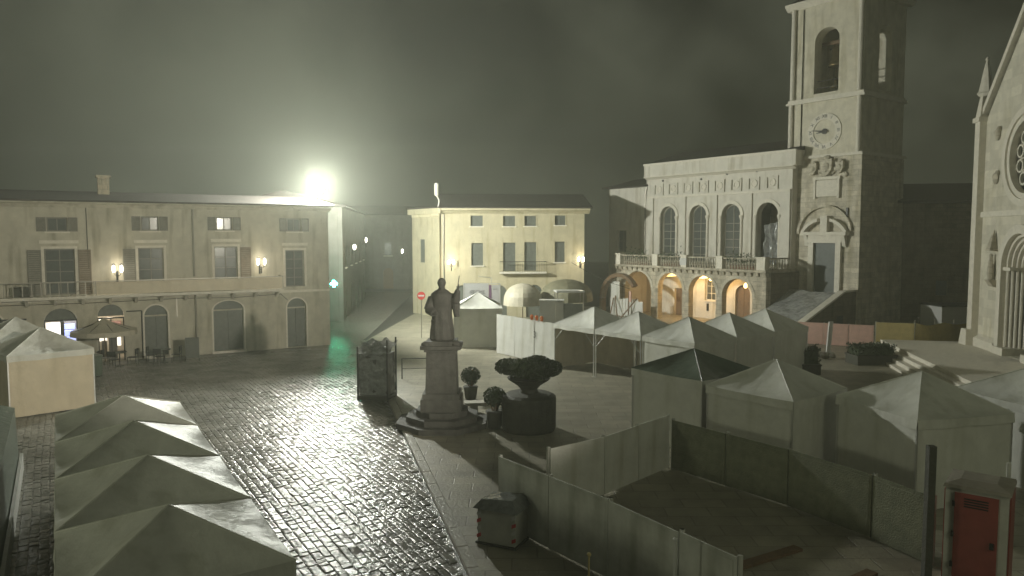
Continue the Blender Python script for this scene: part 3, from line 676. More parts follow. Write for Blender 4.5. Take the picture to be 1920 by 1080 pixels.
# portal, tablet, crest, blind arch
DX = 20.3
yl = TY - .12
MB().box(DX - .86, DX + .86, yl - .02, yl + .3, 2.75, 6.4).build('door', 'wood_door', tw)
MB().box(DX - 1.25, DX - .86, yl - .24, yl + .02, 2.75, 6.4).box(DX + .86, DX + 1.25, yl - .24, yl + .02, 2.75, 6.4).box(DX - 1.3, DX + 1.3, yl - .28, yl + .02, 6.402, 6.95).build('door_surround', 'stone_trim', tw)
MB().box(DX - 1.75, DX + 1.75, yl - .5, yl + .05, 6.952, 7.2).build('door_cornice', 'stone_trim', tw)
for s in (-1, 1): MB().prism_x([(yl - .4, 6.95), (yl, 6.95), (yl, 6.1), (yl - .15, 6.2)], DX + s * 1.45 - .14, DX + s * 1.45 + .14).build('console', 'stone_trim', tw)
MB().arch_ring(DX, 6.17, 1.84, 2.06, yl - .45, yl + .05, 30.6, 76, 10).arch_ring(DX, 6.17, 1.84, 2.06, yl - .45, yl + .05, 104, 149.4, 10).box(DX - .26, DX + .26, yl - .4, yl + .04, 7.203, 8.35).build('broken_pediment', 'stone_trim', tw)
MB().arch_ring(DX - .15, 7.0, 1.95, 2.15, yl - .16, yl + .06, 8, 178, 22).build('blind_arch', 'stone_tower', tw)
MB().box(DX - 1.1, DX + 1.0, yl - .14, yl + .06, 10.95, 11.15).box(DX - 1.05, DX - .88, yl - .12, yl + .06, 9.6, 10.95).box(DX + .78, DX + .95, yl - .12, yl + .06, 9.6, 10.95).box(DX - .86, DX + .76, yl - .05, yl + .06, 9.75, 10.9).build('stone_tablet', 'stone_trim', tw)
cr = MB()
for (x, z, w, h) in ((DX - 1.05, 11.75, .30, .42), (DX + 1.0, 11.75, .30, .42), (DX - .02, 11.8, .48, .62)):   # three eroded shields on a scrolled ground
    cr.prism_y([(x - w, z + h), (x - w * .3, z + h * .86), (x, z + h * 1.05), (x + w * .3, z + h * .86), (x + w, z + h), (x + w * .9, z - h * .2), (x + w * .5, z - h * .75), (x, z - h), (x - w * .5, z - h * .75), (x - w * .9, z - h * .2)], yl - .30, yl + .04)
    cr.ball((x, yl - .3, z), w * .6, 9, 6, 1, .5, 1.2, .12)
    cr.ball((x, yl - .1, z + h * 1.1), w * .55, 8, 6, 1.1, .9, .7, .15)
for k in range(9):
    cr.ball((DX - 1.3 + k * .32, yl + .02, 11.45 + .25 * math.sin(k * 1.3)), .24, 8, 6, 1, .6, .8, .2)
cr.build('carved_crest', 'stone_tower', tw)
MB().box(TR - .95, TR - .82, yl - .05, yl + .12, 8.0, 8.9).build('arrow_slit', 'iron', tw)

# outer stair with its parapet, up to the tower door
st = thing('stone_staircase', 'dark stone staircase with sloping parapet climbing to the tower door', 'staircase', PU, PR)
nst = 16
for i in range(nst):
    y0 = -6.4 + i * .36
    MB().box(18.36, 22.3, y0, y0 + .36 if i < nst - 1 else TY - .13, 0.061, 2.72 * (i + 1) / nst).build('step', 'stone_rough', st)
MB().prism_x([(-7.0, 0.061), (-7.0, .75), (-6.4, .95), (-1.0, 3.0), (.56, 3.05), (.56, 0.061)], 22.33, 22.72).build('parapet', 'stone_dark', st)
MB().prism_x([(-7.05, .76), (-6.4, .96), (-1.0, 3.01), (.56, 3.06), (.56, 3.16), (-1.05, 3.12), (-6.45, 1.07), (-7.05, .88)], 22.27, 22.78).build('parapet_coping', 'stone_trim', st)
MB().box(22.71, 22.74, -1.9, -1.1, .061, 1.45).build('cellar_door', 'iron', st)
m = MB(); NX, NY = 12, 18; vs = []; fs = []
for j in range(NY + 1):
    for i in range(NX + 1):
        u = i / NX; w = j / NY; y = -6.2 + w * 5.2
        vs.append((18.5 + u * 3.6, y, .45 + max(0, (y + 6.4)) / .36 * .17 + .10 * noise.noise((u * 5, w * 8, 1.7)) + .05 * math.sin(u * 9 + w * 13)))
for j in range(NY):
    for i in range(NX): q = j * (NX + 1) + i; fs.append((q, q + 1, q + NX + 2, q + NX + 1))
sh = m.add(vs, fs).build('plastic_sheet', 'silver_sheet'); sh.parent = None; sh.location = PU; sh.rotation_euler = (0, 0, PR)
tag(sh, 'crumpled grey plastic sheet laid over the tower staircase', 'sheet'); sm = sh.modifiers.new('solid', 'SOLIDIFY'); sm.thickness = .012

# dark stone building behind the tower
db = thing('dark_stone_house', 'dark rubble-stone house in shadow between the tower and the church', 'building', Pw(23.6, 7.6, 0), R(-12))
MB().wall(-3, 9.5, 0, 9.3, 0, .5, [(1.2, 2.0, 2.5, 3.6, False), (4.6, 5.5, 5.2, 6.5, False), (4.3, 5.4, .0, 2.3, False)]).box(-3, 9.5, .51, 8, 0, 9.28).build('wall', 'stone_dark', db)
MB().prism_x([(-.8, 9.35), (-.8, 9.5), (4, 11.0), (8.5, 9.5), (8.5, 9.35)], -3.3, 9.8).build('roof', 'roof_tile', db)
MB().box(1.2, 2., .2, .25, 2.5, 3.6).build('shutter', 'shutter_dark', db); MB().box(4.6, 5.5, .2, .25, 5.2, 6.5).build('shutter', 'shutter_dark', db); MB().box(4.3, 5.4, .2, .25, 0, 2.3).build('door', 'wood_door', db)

# ================================================================== YELLOW BUILDING
YA = (-6., 62., 0); YR = R(4)
yb_ = thing('yellow_townhouse', 'yellow townhouse with a projecting bright corner bay, behind the white stall and parasols', 'building', YA, YR)
low = [(2.62, 3.6, 4.43, 6.3, False), (5.27, 6.3, 3.95, 6.34, False), (7.05, 8.05, 3.98, 6.38, False), (9.6, 10.45, 4.7, 6.42, False)]
upw = [(2.57, 3.58, 7.7, 8.58, False), (5.27, 6.28, 7.7, 8.56, False), (7.05, 8.02, 7.72, 8.56, False), (9.6, 10.5, 7.8, 8.6, False)]
MB().wall(0, 12.1, 0, 3.6, 0, .4, [(1.2, 2.6, 0, 2.8, True), (4.2, 5.6, 0, 2.8, True), (7.2, 8.6, 0, 2.8, True), (9.8, 11.2, 0, 2.8, True)], top=False).build('ground_floor_wall', 'plaster_yellow', yb_)
MB().wall(0, 12.1, 3.6, 7.0, 0, .4, low, top=False).build('first_floor_wall', 'plaster_yellow', yb_)
MB().wall(0, 12.1, 7.0, 8.9, 0, .4, upw).build('upper_floor_wall', 'plaster_yellow', yb_)
MB().box(11.7, 12.098, .4, 9, 0, 8.9).box(.1, 11.7, 8.6, 9, 0, 8.9).build('rear_walls', 'plaster_yellow', yb_)
MB().prism_x([(-.05, 8.75), (-.3, 8.95), (-.5, 9.02), (-.5, 9.17), (.3, 9.17), (.3, 8.91), (0, 8.91)], .0, 12.5).build('cornice', 'plaster_yellow', yb_)
MB().prism_x([(-.6, 9.18), (-.6, 9.26), (4.4, 10.6), (9.4, 9.26), (9.4, 9.18)], -.1, 12.7).build('roof', 'roof_tile', yb_)
for q in low + upw:
    xa, xb, za, zb, _ = q
    window(yb_, xa, xb, za, zb, .14, sill=(za > 4.2), mull=1, rows=3 if zb - za > 1.2 else 1, fmat='shutter_dark', pane='shutter_dark')
    frame_rect(yb_, xa, xb, za, zb, 0, .1, .03, 'plaster_yellow')
for xa in (1.2, 4.2, 7.2, 9.8):
    MB().prism_y([(xa, 0)] + [(xa + .7 - math.cos(math.pi * i / 10) * .7, 2.1 + math.sin(math.pi * i / 10) * .7) for i in range(11)] + [(xa + 1.4, 0)], .2, .26).build('shop_door', 'shutter_dark', yb_)
bs = MB().box(4.95, 8.85, -.75, 0, 3.78, 3.92).build('balcony_slab', 'stone_trim', yb_)
rb = MB().box(4.97, 8.83, -.74, -.70, 4.75, 4.8).box(4.97, 5.0, -.74, 0, 4.75, 4.8).box(8.8, 8.83, -.74, 0, 4.75, 4.8)
for k in range(28): rb.box(4.98 + k * .142, 4.995 + k * .142, -.73, -.71, 3.92, 4.76)
rb.build('balcony_railing', 'iron', bs)
# corner bay facing the square's left
ba = MB().prism([(-.002, -.25), (-.002, 3.5), (-2.2, 6.2), (-2.55, 4.9)], 0, 8.75).build('corner_bay_wall', 'plaster_yellow', yb_)
MB().prism([(.1, -.6), (.1, 3.6), (-2.3, 6.5), (-2.95, 4.85)], 8.752, 9.2).build('corner_bay_cornice', 'plaster_yellow', yb_)
MB().prism([(.15, -.7), (.15, 3.7), (-2.35, 6.6), (-3.05, 4.85)], 9.202, 9.32).build('corner_bay_roof', 'roof_tile', yb_)
d1 = Vector((-2.55, 4.9)) - Vector((0, -.25)); dl = d1.length; d1.normalize(); dn = Vector((-d1.y, d1.x));
if dn.x > 0: dn = -dn
for k in range(12):
    p = Vector((0, -.25)) + d1 * (dl * (k + .5) / 12) + dn * .06
    MB().box(p.x - .08, p.x + .08, p.y - .08, p.y + .08, 8.5, 8.75).build('dentil', 'plaster_yellow', ba)
p = Vector((0, -.25)) + d1 * 3.0 + dn * .005
MB().add([(p.x, p.y, 4.6), (p.x + d1.x * .9, p.y + d1.y * .9, 4.6), (p.x + d1.x * .9, p.y + d1.y * .9, 6.6), (p.x, p.y, 6.6)], [(0, 1, 2, 3)]).build('window', 'shutter_dark', ba)
MB().path([(-.1, -.3, 9.3), (.0, -.3, 9.8), (-.2, -.3, 10.2)], .06).tube((-.22, -.3, 10.2), (-.22, -.3, 11.2), .17, .17, 10).build('vent_pipe', 'plaster_white', yb_)
MB().path([(.35, -.06, 8.7), (.35, -.06, 3.8), (.4, -.06, .2)], .05, 8).build('downpipe', 'pipe_metal', yb_)
def Yw(x, y, z):
    c, s = math.cos(YR), math.sin(YR); return (YA[0] + x * c - y * s, YA[1] + x * s + y * c, z)
lantern_pair('double lantern on the yellow wall beside the statue', Yw(.95, 0, 4.35), YR, 60)
lantern_pair('double lantern at the right end of the yellow wall', Yw(11.75, 0, 4.55), YR, 60)
cable = MB().path([(4.95 + .0, 61.9, 4.7), (6.2, 61.5, 3.95), (8.0, 61.0, 3.1), (9.6, 60.5, 2.6)], .02, 5)
tag(cable.build('overhead_cable', 'iron'), 'thin sagging cable from the yellow wall towards the portico', 'cable')

# ================================================================== STREET HOUSES in the haze
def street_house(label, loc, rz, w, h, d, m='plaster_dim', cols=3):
    t = thing('street_house', label, 'building', loc, rz, 'houses along the side street')
    ops1 = [(w * (k + .5) / cols - .5, w * (k + .5) / cols + .5, 4.3, 6.0, False) for k in range(cols)]
    ops0 = [(w * (k + .5) / cols - .65, w * (k + .5) / cols + .65, .02, 2.7, True) for k in range(cols)]
    MB().wall(0, w, 0, 3.6, 0, .35, ops0, top=False).build('ground_floor_wall', m, t)
    MB().wall(0, w, 3.6, h, 0, .35, ops1).build('upper_wall', m, t)
    MB().box(0, .35, .36, d, 0, h - .01).box(w - .35, w, .36, d, 0, h - .01).box(.36, w - .36, d - .3, d, 0, h - .01).build('side_walls', m, t)
    MB().prism_x([(-.4, h + .01), (-.4, h + .1), (d / 2, h + 1.3), (d + .4, h + .1), (d + .4, h + .01)], -.3, w + .3).build('roof', 'roof_tile', t)
    for a, b, z0, z1, _ in ops1: window(t, a, b, z0, z1, .15, rows=2)
    for a, b, z0, z1, _ in ops0: MB().prism_y([(a, z0)] + [((a + b) / 2 - math.cos(math.pi * i / 8) * .65, z1 - .65 + math.sin(math.pi * i / 8) * .65) for i in range(9)] + [(b, z0)], .2, .25).build('door', 'wood_brown', t)
    return t
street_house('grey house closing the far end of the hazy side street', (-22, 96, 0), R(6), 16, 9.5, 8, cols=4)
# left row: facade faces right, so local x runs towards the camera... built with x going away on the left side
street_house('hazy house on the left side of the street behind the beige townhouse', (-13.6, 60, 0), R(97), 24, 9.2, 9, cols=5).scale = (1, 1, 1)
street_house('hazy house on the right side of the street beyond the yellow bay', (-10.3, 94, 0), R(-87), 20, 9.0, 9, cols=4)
gc = thing('pharmacy_cross', 'small glowing green shop sign at the mouth of the side street', 'sign', (-13.3, 55.6, 3.35))
MB().box(-.24, .24, -.06, .06, -.08, .08).box(-.08, .08, -.058, .058, .08, .24).box(-.08, .08, -.058, .058, -.24, -.08).build('cross_light', 'lamp_green', gc)
MB().box(-.9, -.3, .0, .04, -.02, .02).build('bracket', 'iron', gc)
lamp('POINT', (.0, -.35, 0), 3, (.05, 1, .5), .2, 'sign_light', gc)
lantern_pair('double lantern high on the left of the side street, nearest the green sign', (-13.3, 60.5, 5.6), R(90), 30, 'street lanterns')
lantern_pair('small double lantern far down the left of the side street', (-14.6, 72, 6.1), R(97), 30, 'street lanterns')
lantern_pair('double lantern on the right side of the street beyond the yellow bay', (-10.9, 78, 4.9), R(-90), 30, 'street lanterns')

# ================================================================== CHURCH
CA = (26.06, 41.5, .0); CR = math.atan2(-.9824, -.1867)
ch = thing('church', 'pale stone gabled church facade with rose window and deep arched portal', 'church', CA, CR)
PZ = .8
CW = 9.4; CC = CW / 2
m = MB()   # facade: one wall with portal opening, gable above
MB().wall(0, CW, PZ, 7.95, 0, .9, [(CC - 1.75, CC + 1.75, PZ + .02, 7.05, True)], seg=20, top=False).build('lower_facade', 'stone_church', ch)
# upper facade with the round opening: ring of quads between circle and outline
up = MB(); zc = 10.85; rr = 2.1; n = 48
outline = []
def hit(ang):
    c, s = math.cos(ang), math.sin(ang); best = 1e9
    for (ax, az), (bx, bz) in (((0, 8.25), (CW, 8.25)), ((CW, 8.25), (CW, 13.3)), ((CW, 13.3), (CC, 18.3)), ((CC, 18.3), (0, 13.3)), ((0, 13.3), (0, 8.25))):
        ex, ez = bx - ax, bz - az; den = c * ez - s * ex
        if abs(den) < 1e-9: continue
        t = ((ax - CC) * ez - (az - zc) * ex) / den; u = ((ax - CC) * s - (az - zc) * c) / den
        if t > 0 and -1e-6 <= u <= 1 + 1e-6: best = min(best, t)
    return best
angs = [2 * math.pi * i / n for i in range(n)] + [math.atan2(z - zc, x - CC) % (2 * math.pi) for x, z in ((0, 8.25), (CW, 8.25), (CW, 13.3), (CC, 18.3), (0, 13.3))]
angs = sorted(set(round(a, 6) for a in angs))
for a, b in zip(angs, angs[1:] + [angs[0] + 2 * math.pi]):
    ra_, rb_ = hit(a), hit(b)
    P = lambda an, r, y: (CC + math.cos(an) * r, y, zc + math.sin(an) * r)
    up.quad(P(a, rr, 0), P(a, ra_, 0), P(b, rb_, 0), P(b, rr, 0)); up.quad(P(a, rr, 0), P(b, rr, 0), P(b, rr, .9), P(a, rr, .9)); up.quad(P(a, ra_, 0), P(a, ra_, .9), P(b, rb_, .9), P(b, rb_, 0))
up.build('upper_facade', 'stone_church', ch)
MB().box(-.15, CW + .15, -.12, .9, 7.951, 8.249).build('string_course', 'stone_trim', ch)
MB().prism_y([(-.45, 13.15), (CC, 18.55), (CW + .45, 13.15), (CW + .45, 13.55), (CC, 18.95), (-.45, 13.55)], -.22, .9).build('gable_coping', 'stone_trim', ch)
MB().box(-.62, -.001, -.35, .9, PZ + .9, 13.2).build('corner_pilaster', 'stone_trim', ch); MB().box(CW + .001, CW + .62, -.35, .9, PZ + .9, 13.2).build('corner_pilaster', 'stone_trim', ch)
MB().prism_y([(-.95, PZ), (-.95, PZ + .2), (-.7, PZ + .9), (-.0, PZ + .9), (0, PZ)], -.6, .9).build('pilaster_base', 'stone_trim', ch)
MB().prism_x([(0, PZ), (-.22, PZ), (-.22, PZ + .45), (0, PZ + .6)], .0, CC - 2.3).build('plinth', 'stone_trim', ch)
MB().box(-.75, .1, -.45, .5, 13.2, 13.45).add([(-.65, -.35, 13.45), (.0, -.35, 13.45), (.0, .3, 13.45), (-.65, .3, 13.45), (-.52, -.2, 14.6), (-.13, -.2, 14.6), (-.13, .18, 14.6), (-.52, .18, 14.6)], [(0, 1, 5, 4), (1, 2, 6, 5), (2, 3, 7, 6), (3, 0, 4, 7)]).build('pinnacle_base', 'stone_trim', ch)
MB().lathe([(.30, 14.6), (.42, 14.75), (.34, 14.85), (.26, 15.3), (.2, 15.7), (.11, 16.2), (.05, 16.5), (.1, 16.6), (.02, 16.75)], -.32, 0, 8, mod=lambda t, z: 1 + .12 * math.cos(4 * t)).build('pinnacle', 'stone_trim', ch)
rs = MB().arch_ring(CC, zc, rr - .0, rr + .35, -.12, -.001, 0, 360, 40).arch_ring(CC, zc, rr - .28, rr, -.02, .3, 0, 360, 40).build('rose_window', 'stone_trim', ch)
tr = MB(); tr.arch_ring(CC, zc, .28, .42, .3, .42, 0, 360, 20)
for k in range(12):
    a = 2 * math.pi * k / 12; c, s = math.cos(a), math.sin(a)
    tr.tube((CC + c * .42, .36, zc + s * .42), (CC + c * 1.35, .36, zc + s * 1.35), .05, .05, 6)
    a2 = a + math.pi / 12; tr.arch_ring(CC + math.cos(a2) * 1.45, zc + math.sin(a2) * 1.45, .26, .36, .3, .42, 0, 360, 12)
tr.build('tracery', 'stone_trim', rs)
MB().disc_y(CC, zc, rr, .5, 40).build('glass', 'glass_dark', rs)
pt = MB(); 
portal = MB().arch_ring(CC, 5.3, 1.76, 2.2, -.2, -.001, n=24).box(CC - 2.2, CC - 1.76, -.2, -.001, PZ + .35, 5.3).box(CC + 1.76, CC + 2.2, -.2, -.001, PZ + .35, 5.3).build('portal', 'stone_trim', ch)
for k in range(5):
    r = 1.68 - k * .16; y = .05 + k * .16
    b = MB().arch_ring(CC, 5.3, r - .085, r + .06, y, y + .14, n=22)
    for s in (-1, 1): b.tube((CC + s * r, y + .07, PZ + .38), (CC + s * r, y + .07, 5.3), .075, .075, 8)
    b.build('portal_order', 'stone_trim', portal)
for s in (-1, 1): MB().box(CC + s * 2.25, CC + s * .95, -.3, .88, PZ, PZ + .38).build('portal_plinth', 'stone_trim', portal)
for s in (-1, 1): MB().box(CC + s * 1.85, CC + s * .95, -.1, .86, 5.15, 5.32).build('portal_capital', 'stone_trim', portal)
MB().box(CC - 1.0, CC + 1.0, .86, .93, PZ, 5.2).build('door', 'wood_door', portal)
MB().prism_y([(CC - 1.0, 5.2)] + [(CC - math.cos(math.pi * i / 12) * 1.0, 5.3 + math.sin(math.pi * i / 12) * 1.0) for i in range(13)] + [(CC + 1.0, 5.2)], .86, .93).build('tympanum', 'stone_church', portal)
# niche shrine and reliefs beside the portal
nb = MB(); nx = 1.75
nb.prism_x([(-.4, 4.6), (0, 4.6), (0, 4.2), (-.15, 4.25)], nx - .28, nx + .28); nb.lathe([(.12, 4.6), (.18, 4.9), (.13, 5.5), (.08, 5.75), (.1, 5.9), (.03, 6.0)], nx, -.2, 8)
nb.add([(nx - .3, -.4, 6.15), (nx + .3, -.4, 6.15), (nx + .3, 0, 6.15), (nx - .3, 0, 6.15), (nx, -.1, 7.3)], [(0, 1, 4), (1, 2, 4), (3, 0, 4), (3, 2, 1, 0)])
nb.build('niche_shrine', 'stone_rough', ch)
for z in (12.3, 10.0):
    MB().ball((1.55, -.06, z), .3, 10, 7, .8, .4, 1.1, .1).ball((1.75, -.08, z + .25), .15, 8, 6, 1, .8, 1, .12).ball((1.35, -.05, z + .1), .2, 8, 6, 1, .4, .8, .15).build('relief', 'stone_rough', ch)
MB().box(0, .5, .92, 24, 0, 13.0).box(CW - .5, CW, .92, 24, 0, 13.0).build('nave_walls', 'stone_church', ch)
MB().prism_y([(-.3, 13.05), (CC, 18.2), (CW + .3, 13.05)], .95, 24).build('roof', 'roof_tile', ch)
# parvis with steps
for k in range(4):
    z = .2 * (k + 1); e = (3 - k) * .34
    MB().box(-1.6 - e, CW + 3, -4.6 - e, .89 if k == 3 else -.01, z - .2 + (.061 if k == 0 else 0), z).build('parvis_step', 'stone_trim', ch)

# ================================================================== TENTS
def tent(label, c, ang, s=2.95, eave=2.35, apex=3.25, walls=(), wm='canvas', cm='canvas', vm=None, legs=True, seed=0, group='white market gazebos', cat='gazebo', name='market_gazebo', braces=False, stripes=False):
    rn = random.Random(seed)
    t = thing(name, label, cat, (c[0], c[1], 0.062 if (Vector(c) - KA).dot(kn) > 0 else .03), ang, group)
    h = s / 2; m = MB(); N = 14
    cor = [(-h, -h), (h, -h), (h, h), (-h, h)]
    for k in range(4):
        A = Vector((*cor[k], eave)); B = Vector((*cor[(k + 1) % 4], eave)); T = Vector((0, 0, apex))
        vs = []; idx = {}
        out = ((A + B) / 2); out.z = 0; out.normalize()
        for i in range(N + 1):
            for j in range(N + 1 - i):
                a, b = i / N, j / N; cc = 1 - a - b
                p = A * a + B * b + T * cc
                w = 27 * a * b * cc; e = a * b * (1 - cc) * 4
                p.z -= .13 * w + .03 * e * (1 - cc)
                p.z += .022 * math.sin((a - b) * 13 / max(.25, 1 - cc) + seed + k) * min(1, 5 * min(a, b, cc)) * (1 - cc)
                p.z += .02 * noise.noise((p.x * 2.3 + seed, p.y * 2.3, seed * 1.7)) * min(1, 6 * min(a, b, cc) + .0)
                if stripes and k == 0: p.z += .045 * math.sin((a - b) * 30 + cc * 6) * min(1, 5 * min(a, b, cc))
                idx[(i, j)] = len(vs); vs.append(p)
        fs = []
        for i in range(N):
            for j in range(N - i):
                fs.append((idx[(i, j)], idx[(i + 1, j)], idx[(i, j + 1)]))
                if i + j < N - 1: fs.append((idx[(i + 1, j)], idx[(i + 1, j + 1)], idx[(i, j + 1)]))
        m.add(vs, [f[::-1] for f in fs])
    cn = m.build('canopy', cm, t, True)
    me = cn.data
    sm_ = MB()
    for k in range(4):
        A = Vector((*cor[k], eave)); T = Vector((0, 0, apex)); sm_.tube(A + Vector((0, 0, .004)), T + Vector((0, 0, .004)), .014, .014, 5)
    sm_.build('ridge_seams', cm, cn)
    v = MB(); NS = 12
    for k in range(4):
        A = Vector((*cor[k], eave)); B = Vector((*cor[(k + 1) % 4], eave)); o = Vector(((A + B) / 2).xy.normalized().to_tuple() + (0,))
        vs = []
        for i in range(NS + 1):
            u = i / NS; p = A.lerp(B, u); p.z -= .03 * 4 * u * (1 - u) * .9
            q = p + o * (.015 + .012 * math.sin(u * 19 + seed)); q.z = eave - .24 + .012 * math.sin(u * 13 + k)
            vs += [p, q]
        v.add(vs, [(2 * i, 2 * i + 1, 2 * i + 3, 2 * i + 2) for i in range(NS)])
    v.build('valance', vm or cm, cn)
    if legs:
        for (x, y) in cor:
            x *= .975; y *= .975
            MB().box(x - .022, x + .022, y - .022, y + .022, .012, eave).box(x - .07, x + .07, y - .07, y + .07, 0, .012).build('leg', 'aluminium', t)
    if braces:
        for (x, y) in cor:
            b = MB()
            for dx, dy in ((-1 if x > 0 else 1, 0), (0, -1 if y > 0 else 1)):
                b.tube((x * .975, y * .975, eave - .85), (x * .975 + dx * .75, y * .975 + dy * .75, eave - .12), .016, .016, 6)
            b.build('truss_brace', 'aluminium', t)
    for w in walls:
        k = 'y-x+y+x-'.index(w) // 2
        A = Vector((*cor[k], 0)) * .985; B = Vector((*cor[(k + 1) % 4], 0)) * .985; A.z = B.z = 0
        d = (B - A); o = Vector((d.y, -d.x, 0)).normalized(); L = d.length
        vs = []; NW, NH = 14, 6
        for j in range(NH + 1):
            for i in range(NW + 1):
                u = i / NW; zz = .03 + (eave - .2 - .03) * j / NH
                p = A + d * u + o * (.018 * math.sin(u * 21 + seed * 2 + k) * (1 - .6 * j / NH) + .02 * noise.noise((u * 3, zz, seed + k)) - .02); p.z = zz
                vs.append(p)
        q = MB().add(vs, [(j * (NW + 1) + i, j * (NW + 1) + i + 1, (j + 1) * (NW + 1) + i + 1, (j + 1) * (NW + 1) + i) for j in range(NH) for i in range(NW)])
        q.build('side_wall', wm, t, True)
    return t
rA = Vector((.62, -.785)).normalized(); nA = Vector((.785, .62)).normalized(); aA = math.atan2(rA.y, rA.x)
F1 = Vector((3.99, 36.12)); C1 = F1 - rA * 1.475 + nA * 1.475
C2 = C1 + rA * 3.02; C3 = C2 + rA * 3.02; C4 = C3 + nA * 3.0; C5 = C4 + nA * 3.0
tent('open white gazebo next to the white hoarding, leftmost of the five before the portico', C1, aA, walls=('y+', 'x-'), wm='canvas_tan', braces=True, seed=1)
tent('open white gazebo second from the hoarding, its corner strut reaching down in a V', C2, aA, walls=('y+',), wm='canvas_tan', braces=True, seed=2)
tent('white gazebo at the bend of the row of five, third from the hoarding', C3, aA, walls=('x+', 'y-'), seed=3)
tent('closed white gazebo between the bend and the end of the row of five', C4, aA, walls=('x+',), seed=4)
tent('closed white gazebo at the right end of the row, in front of the plastic-covered stairs', C5, aA, walls=('x+', 'y+'), seed=5)
# enclosed gazebos in the dark middle ground
B1 = Vector((6.15, 25.0)); B2 = B1 + rA * 3.1
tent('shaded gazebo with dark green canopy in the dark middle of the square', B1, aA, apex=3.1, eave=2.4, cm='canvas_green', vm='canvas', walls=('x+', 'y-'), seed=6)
tent('shaded white gazebo just right of the dark green one', B2, aA, apex=3.15, eave=2.3, walls=('x+', 'y-'), seed=7)
aC = math.atan2(-.97, .25)
tent('closed white gazebo with its left roof panel lit, near the red toilet', (11.1, 20.0), aC, s=3.0, walls=('x+', 'y-', 'x-'), cm='canvas_wet', wm='canvas', seed=8)
tent('closed white gazebo cut off by the right edge, below the church steps', (15.1, 21.1), aC, s=3.0, walls=('x+', 'y-'), cm='canvas_wet', seed=9)
# row of four in the left foreground
rE = Vector((.52, -.855)).normalized(); aE = math.atan2(rE.y, rE.x)
E4 = Vector((-5.06, 10.75))
names = ['nearest of the four white gazebos along the wet road, cut by the bottom edge', 'second nearest of the four white gazebos along the wet road', 'third of the four white gazebos along the wet road', 'farthest of the four white gazebos along the wet road, next to the tan stall']
for k in range(4):
    tent(names[k], E4 - rE * (2.92 * k), aE, s=2.92, walls=('y-', 'x-') if k == 3 else ('y-',), cm='canvas_wet', seed=11 + k, group='row of four gazebos by the road', eave=2.38, apex=3.0)
aD = math.atan2(.71, .70)
D1 = Vector((-19.0, 29.9))
tent('tan-walled market stall with a streaky wrinkled roof at the left edge', D1, aD, s=3.0, eave=2.4, walls=('y-', 'x+', 'x-'), wm='canvas_tan', cm='canvas_wet', stripes=True, seed=21, group='stalls at the left edge')
tent('white stall behind the tan-walled one, cut by the left edge', D1 + Vector((-2.6, 2.4)), aD, s=3.0, eave=2.45, apex=3.4, walls=('y-', 'x+'), wm='canvas_tan', cm='canvas_wet', seed=22, group='stalls at the left edge')
# white closed gazebo in front of the yellow building
aF = R(3)
tent('closed white gazebo in front of the printed banner, behind the statue', (-2.15, 46.9), aF, s=3.0, eave=2.45, apex=3.3, walls=('y-', 'x+', 'x-'), seed=31)
# dark green stall at the very left foreground
dk = thing('green_tarp_stall', 'dark green tarpaulin-covered stall at the lower left edge', 'stall', (-12.6, 16.1, .0), math.atan2(-.855, .52))
MB().add([(-6, -1.4, 0), (6, -1.4, 0), (6, 1.2, 0), (-6, 1.2, 0), (-5.9, -1.35, 1.7), (5.9, -1.35, 1.7), (5.9, 1.15, 1.9), (-5.9, 1.15, 1.9), (-5.9, -.1, 2.35), (5.9, -.1, 2.35)],
         [(0, 1, 5, 4), (1, 2, 6, 9, 5), (2, 3, 7, 6), (3, 0, 4, 8, 7), (4, 5, 9, 8), (8, 9, 6, 7)]).build('tarpaulin', 'canvas_green', dk)
MB().box(-6, 6, 1.22, 1.3, 0, .5).build('base_board', 'board_white', dk)

# ================================================================== BANNER, HOARDINGS, SITE THINGS
bn = thing('printed_banner', 'white printed banner with a grey seal and letters, beside the yellow house', 'banner', (-3.35, 52.0, 0), R(-3))
MB().box(0, 1.72, -.02, .02, 1.6, 3.58).build('banner_sheet', 'banner_vinyl', bn)
MB().box(1.74, 1.92, -.03, .03, 1.4, 3.5).build('purple_strip', 'plastic_purple', bn)
MB().box(1.94, 2.48, -.02, .02, 1.3, 3.5).build('side_sheet', 'banner_vinyl', bn)
fr = MB().box(-.05, 0, -.03, .03, 0, 3.62).box(2.48, 2.55, -.03, .03, 0, 3.6).box(-.05, 2.55, .022, .05, 3.58, 3.63).path([(1.0, .1, 4.1), (1.9, .1, 4.0), (1.9, .1, 3.0)], .02)
fr.build('banner_frame', 'aluminium', bn)
MB().arch_ring(.55, 2.98, .10, .15, -.028, -.021, 0, 360, 20).arch_ring(.55, 2.98, .0, .06, -.028, -.021, 0, 360, 12).build('seal', 'print_grey', bn)
text('ECME', .34, 'print_grey', bn, (1.05, -.024, 3.0))
text('BCME', .12, 'print_grey', bn, (2.2, -.024, 3.2))
# no-entry sign
ns = thing('no_entry_sign', 'round red no-entry sign with white bar, left of the statue', 'sign', (-6.1, 50.0, .06))
MB().tube((0, .05, 0), (0, .05, 2.9), .03, .03, 8).build('pole', 'pipe_metal', ns)
MB().arch_ring(0, 2.85, 0, .27, -.01, .02, 0, 360, 24).build('disc', 'paint_red', ns); MB().box(-.19, .19, -.02, -.011, 2.80, 2.90).build('bar', 'plastic_white', ns)

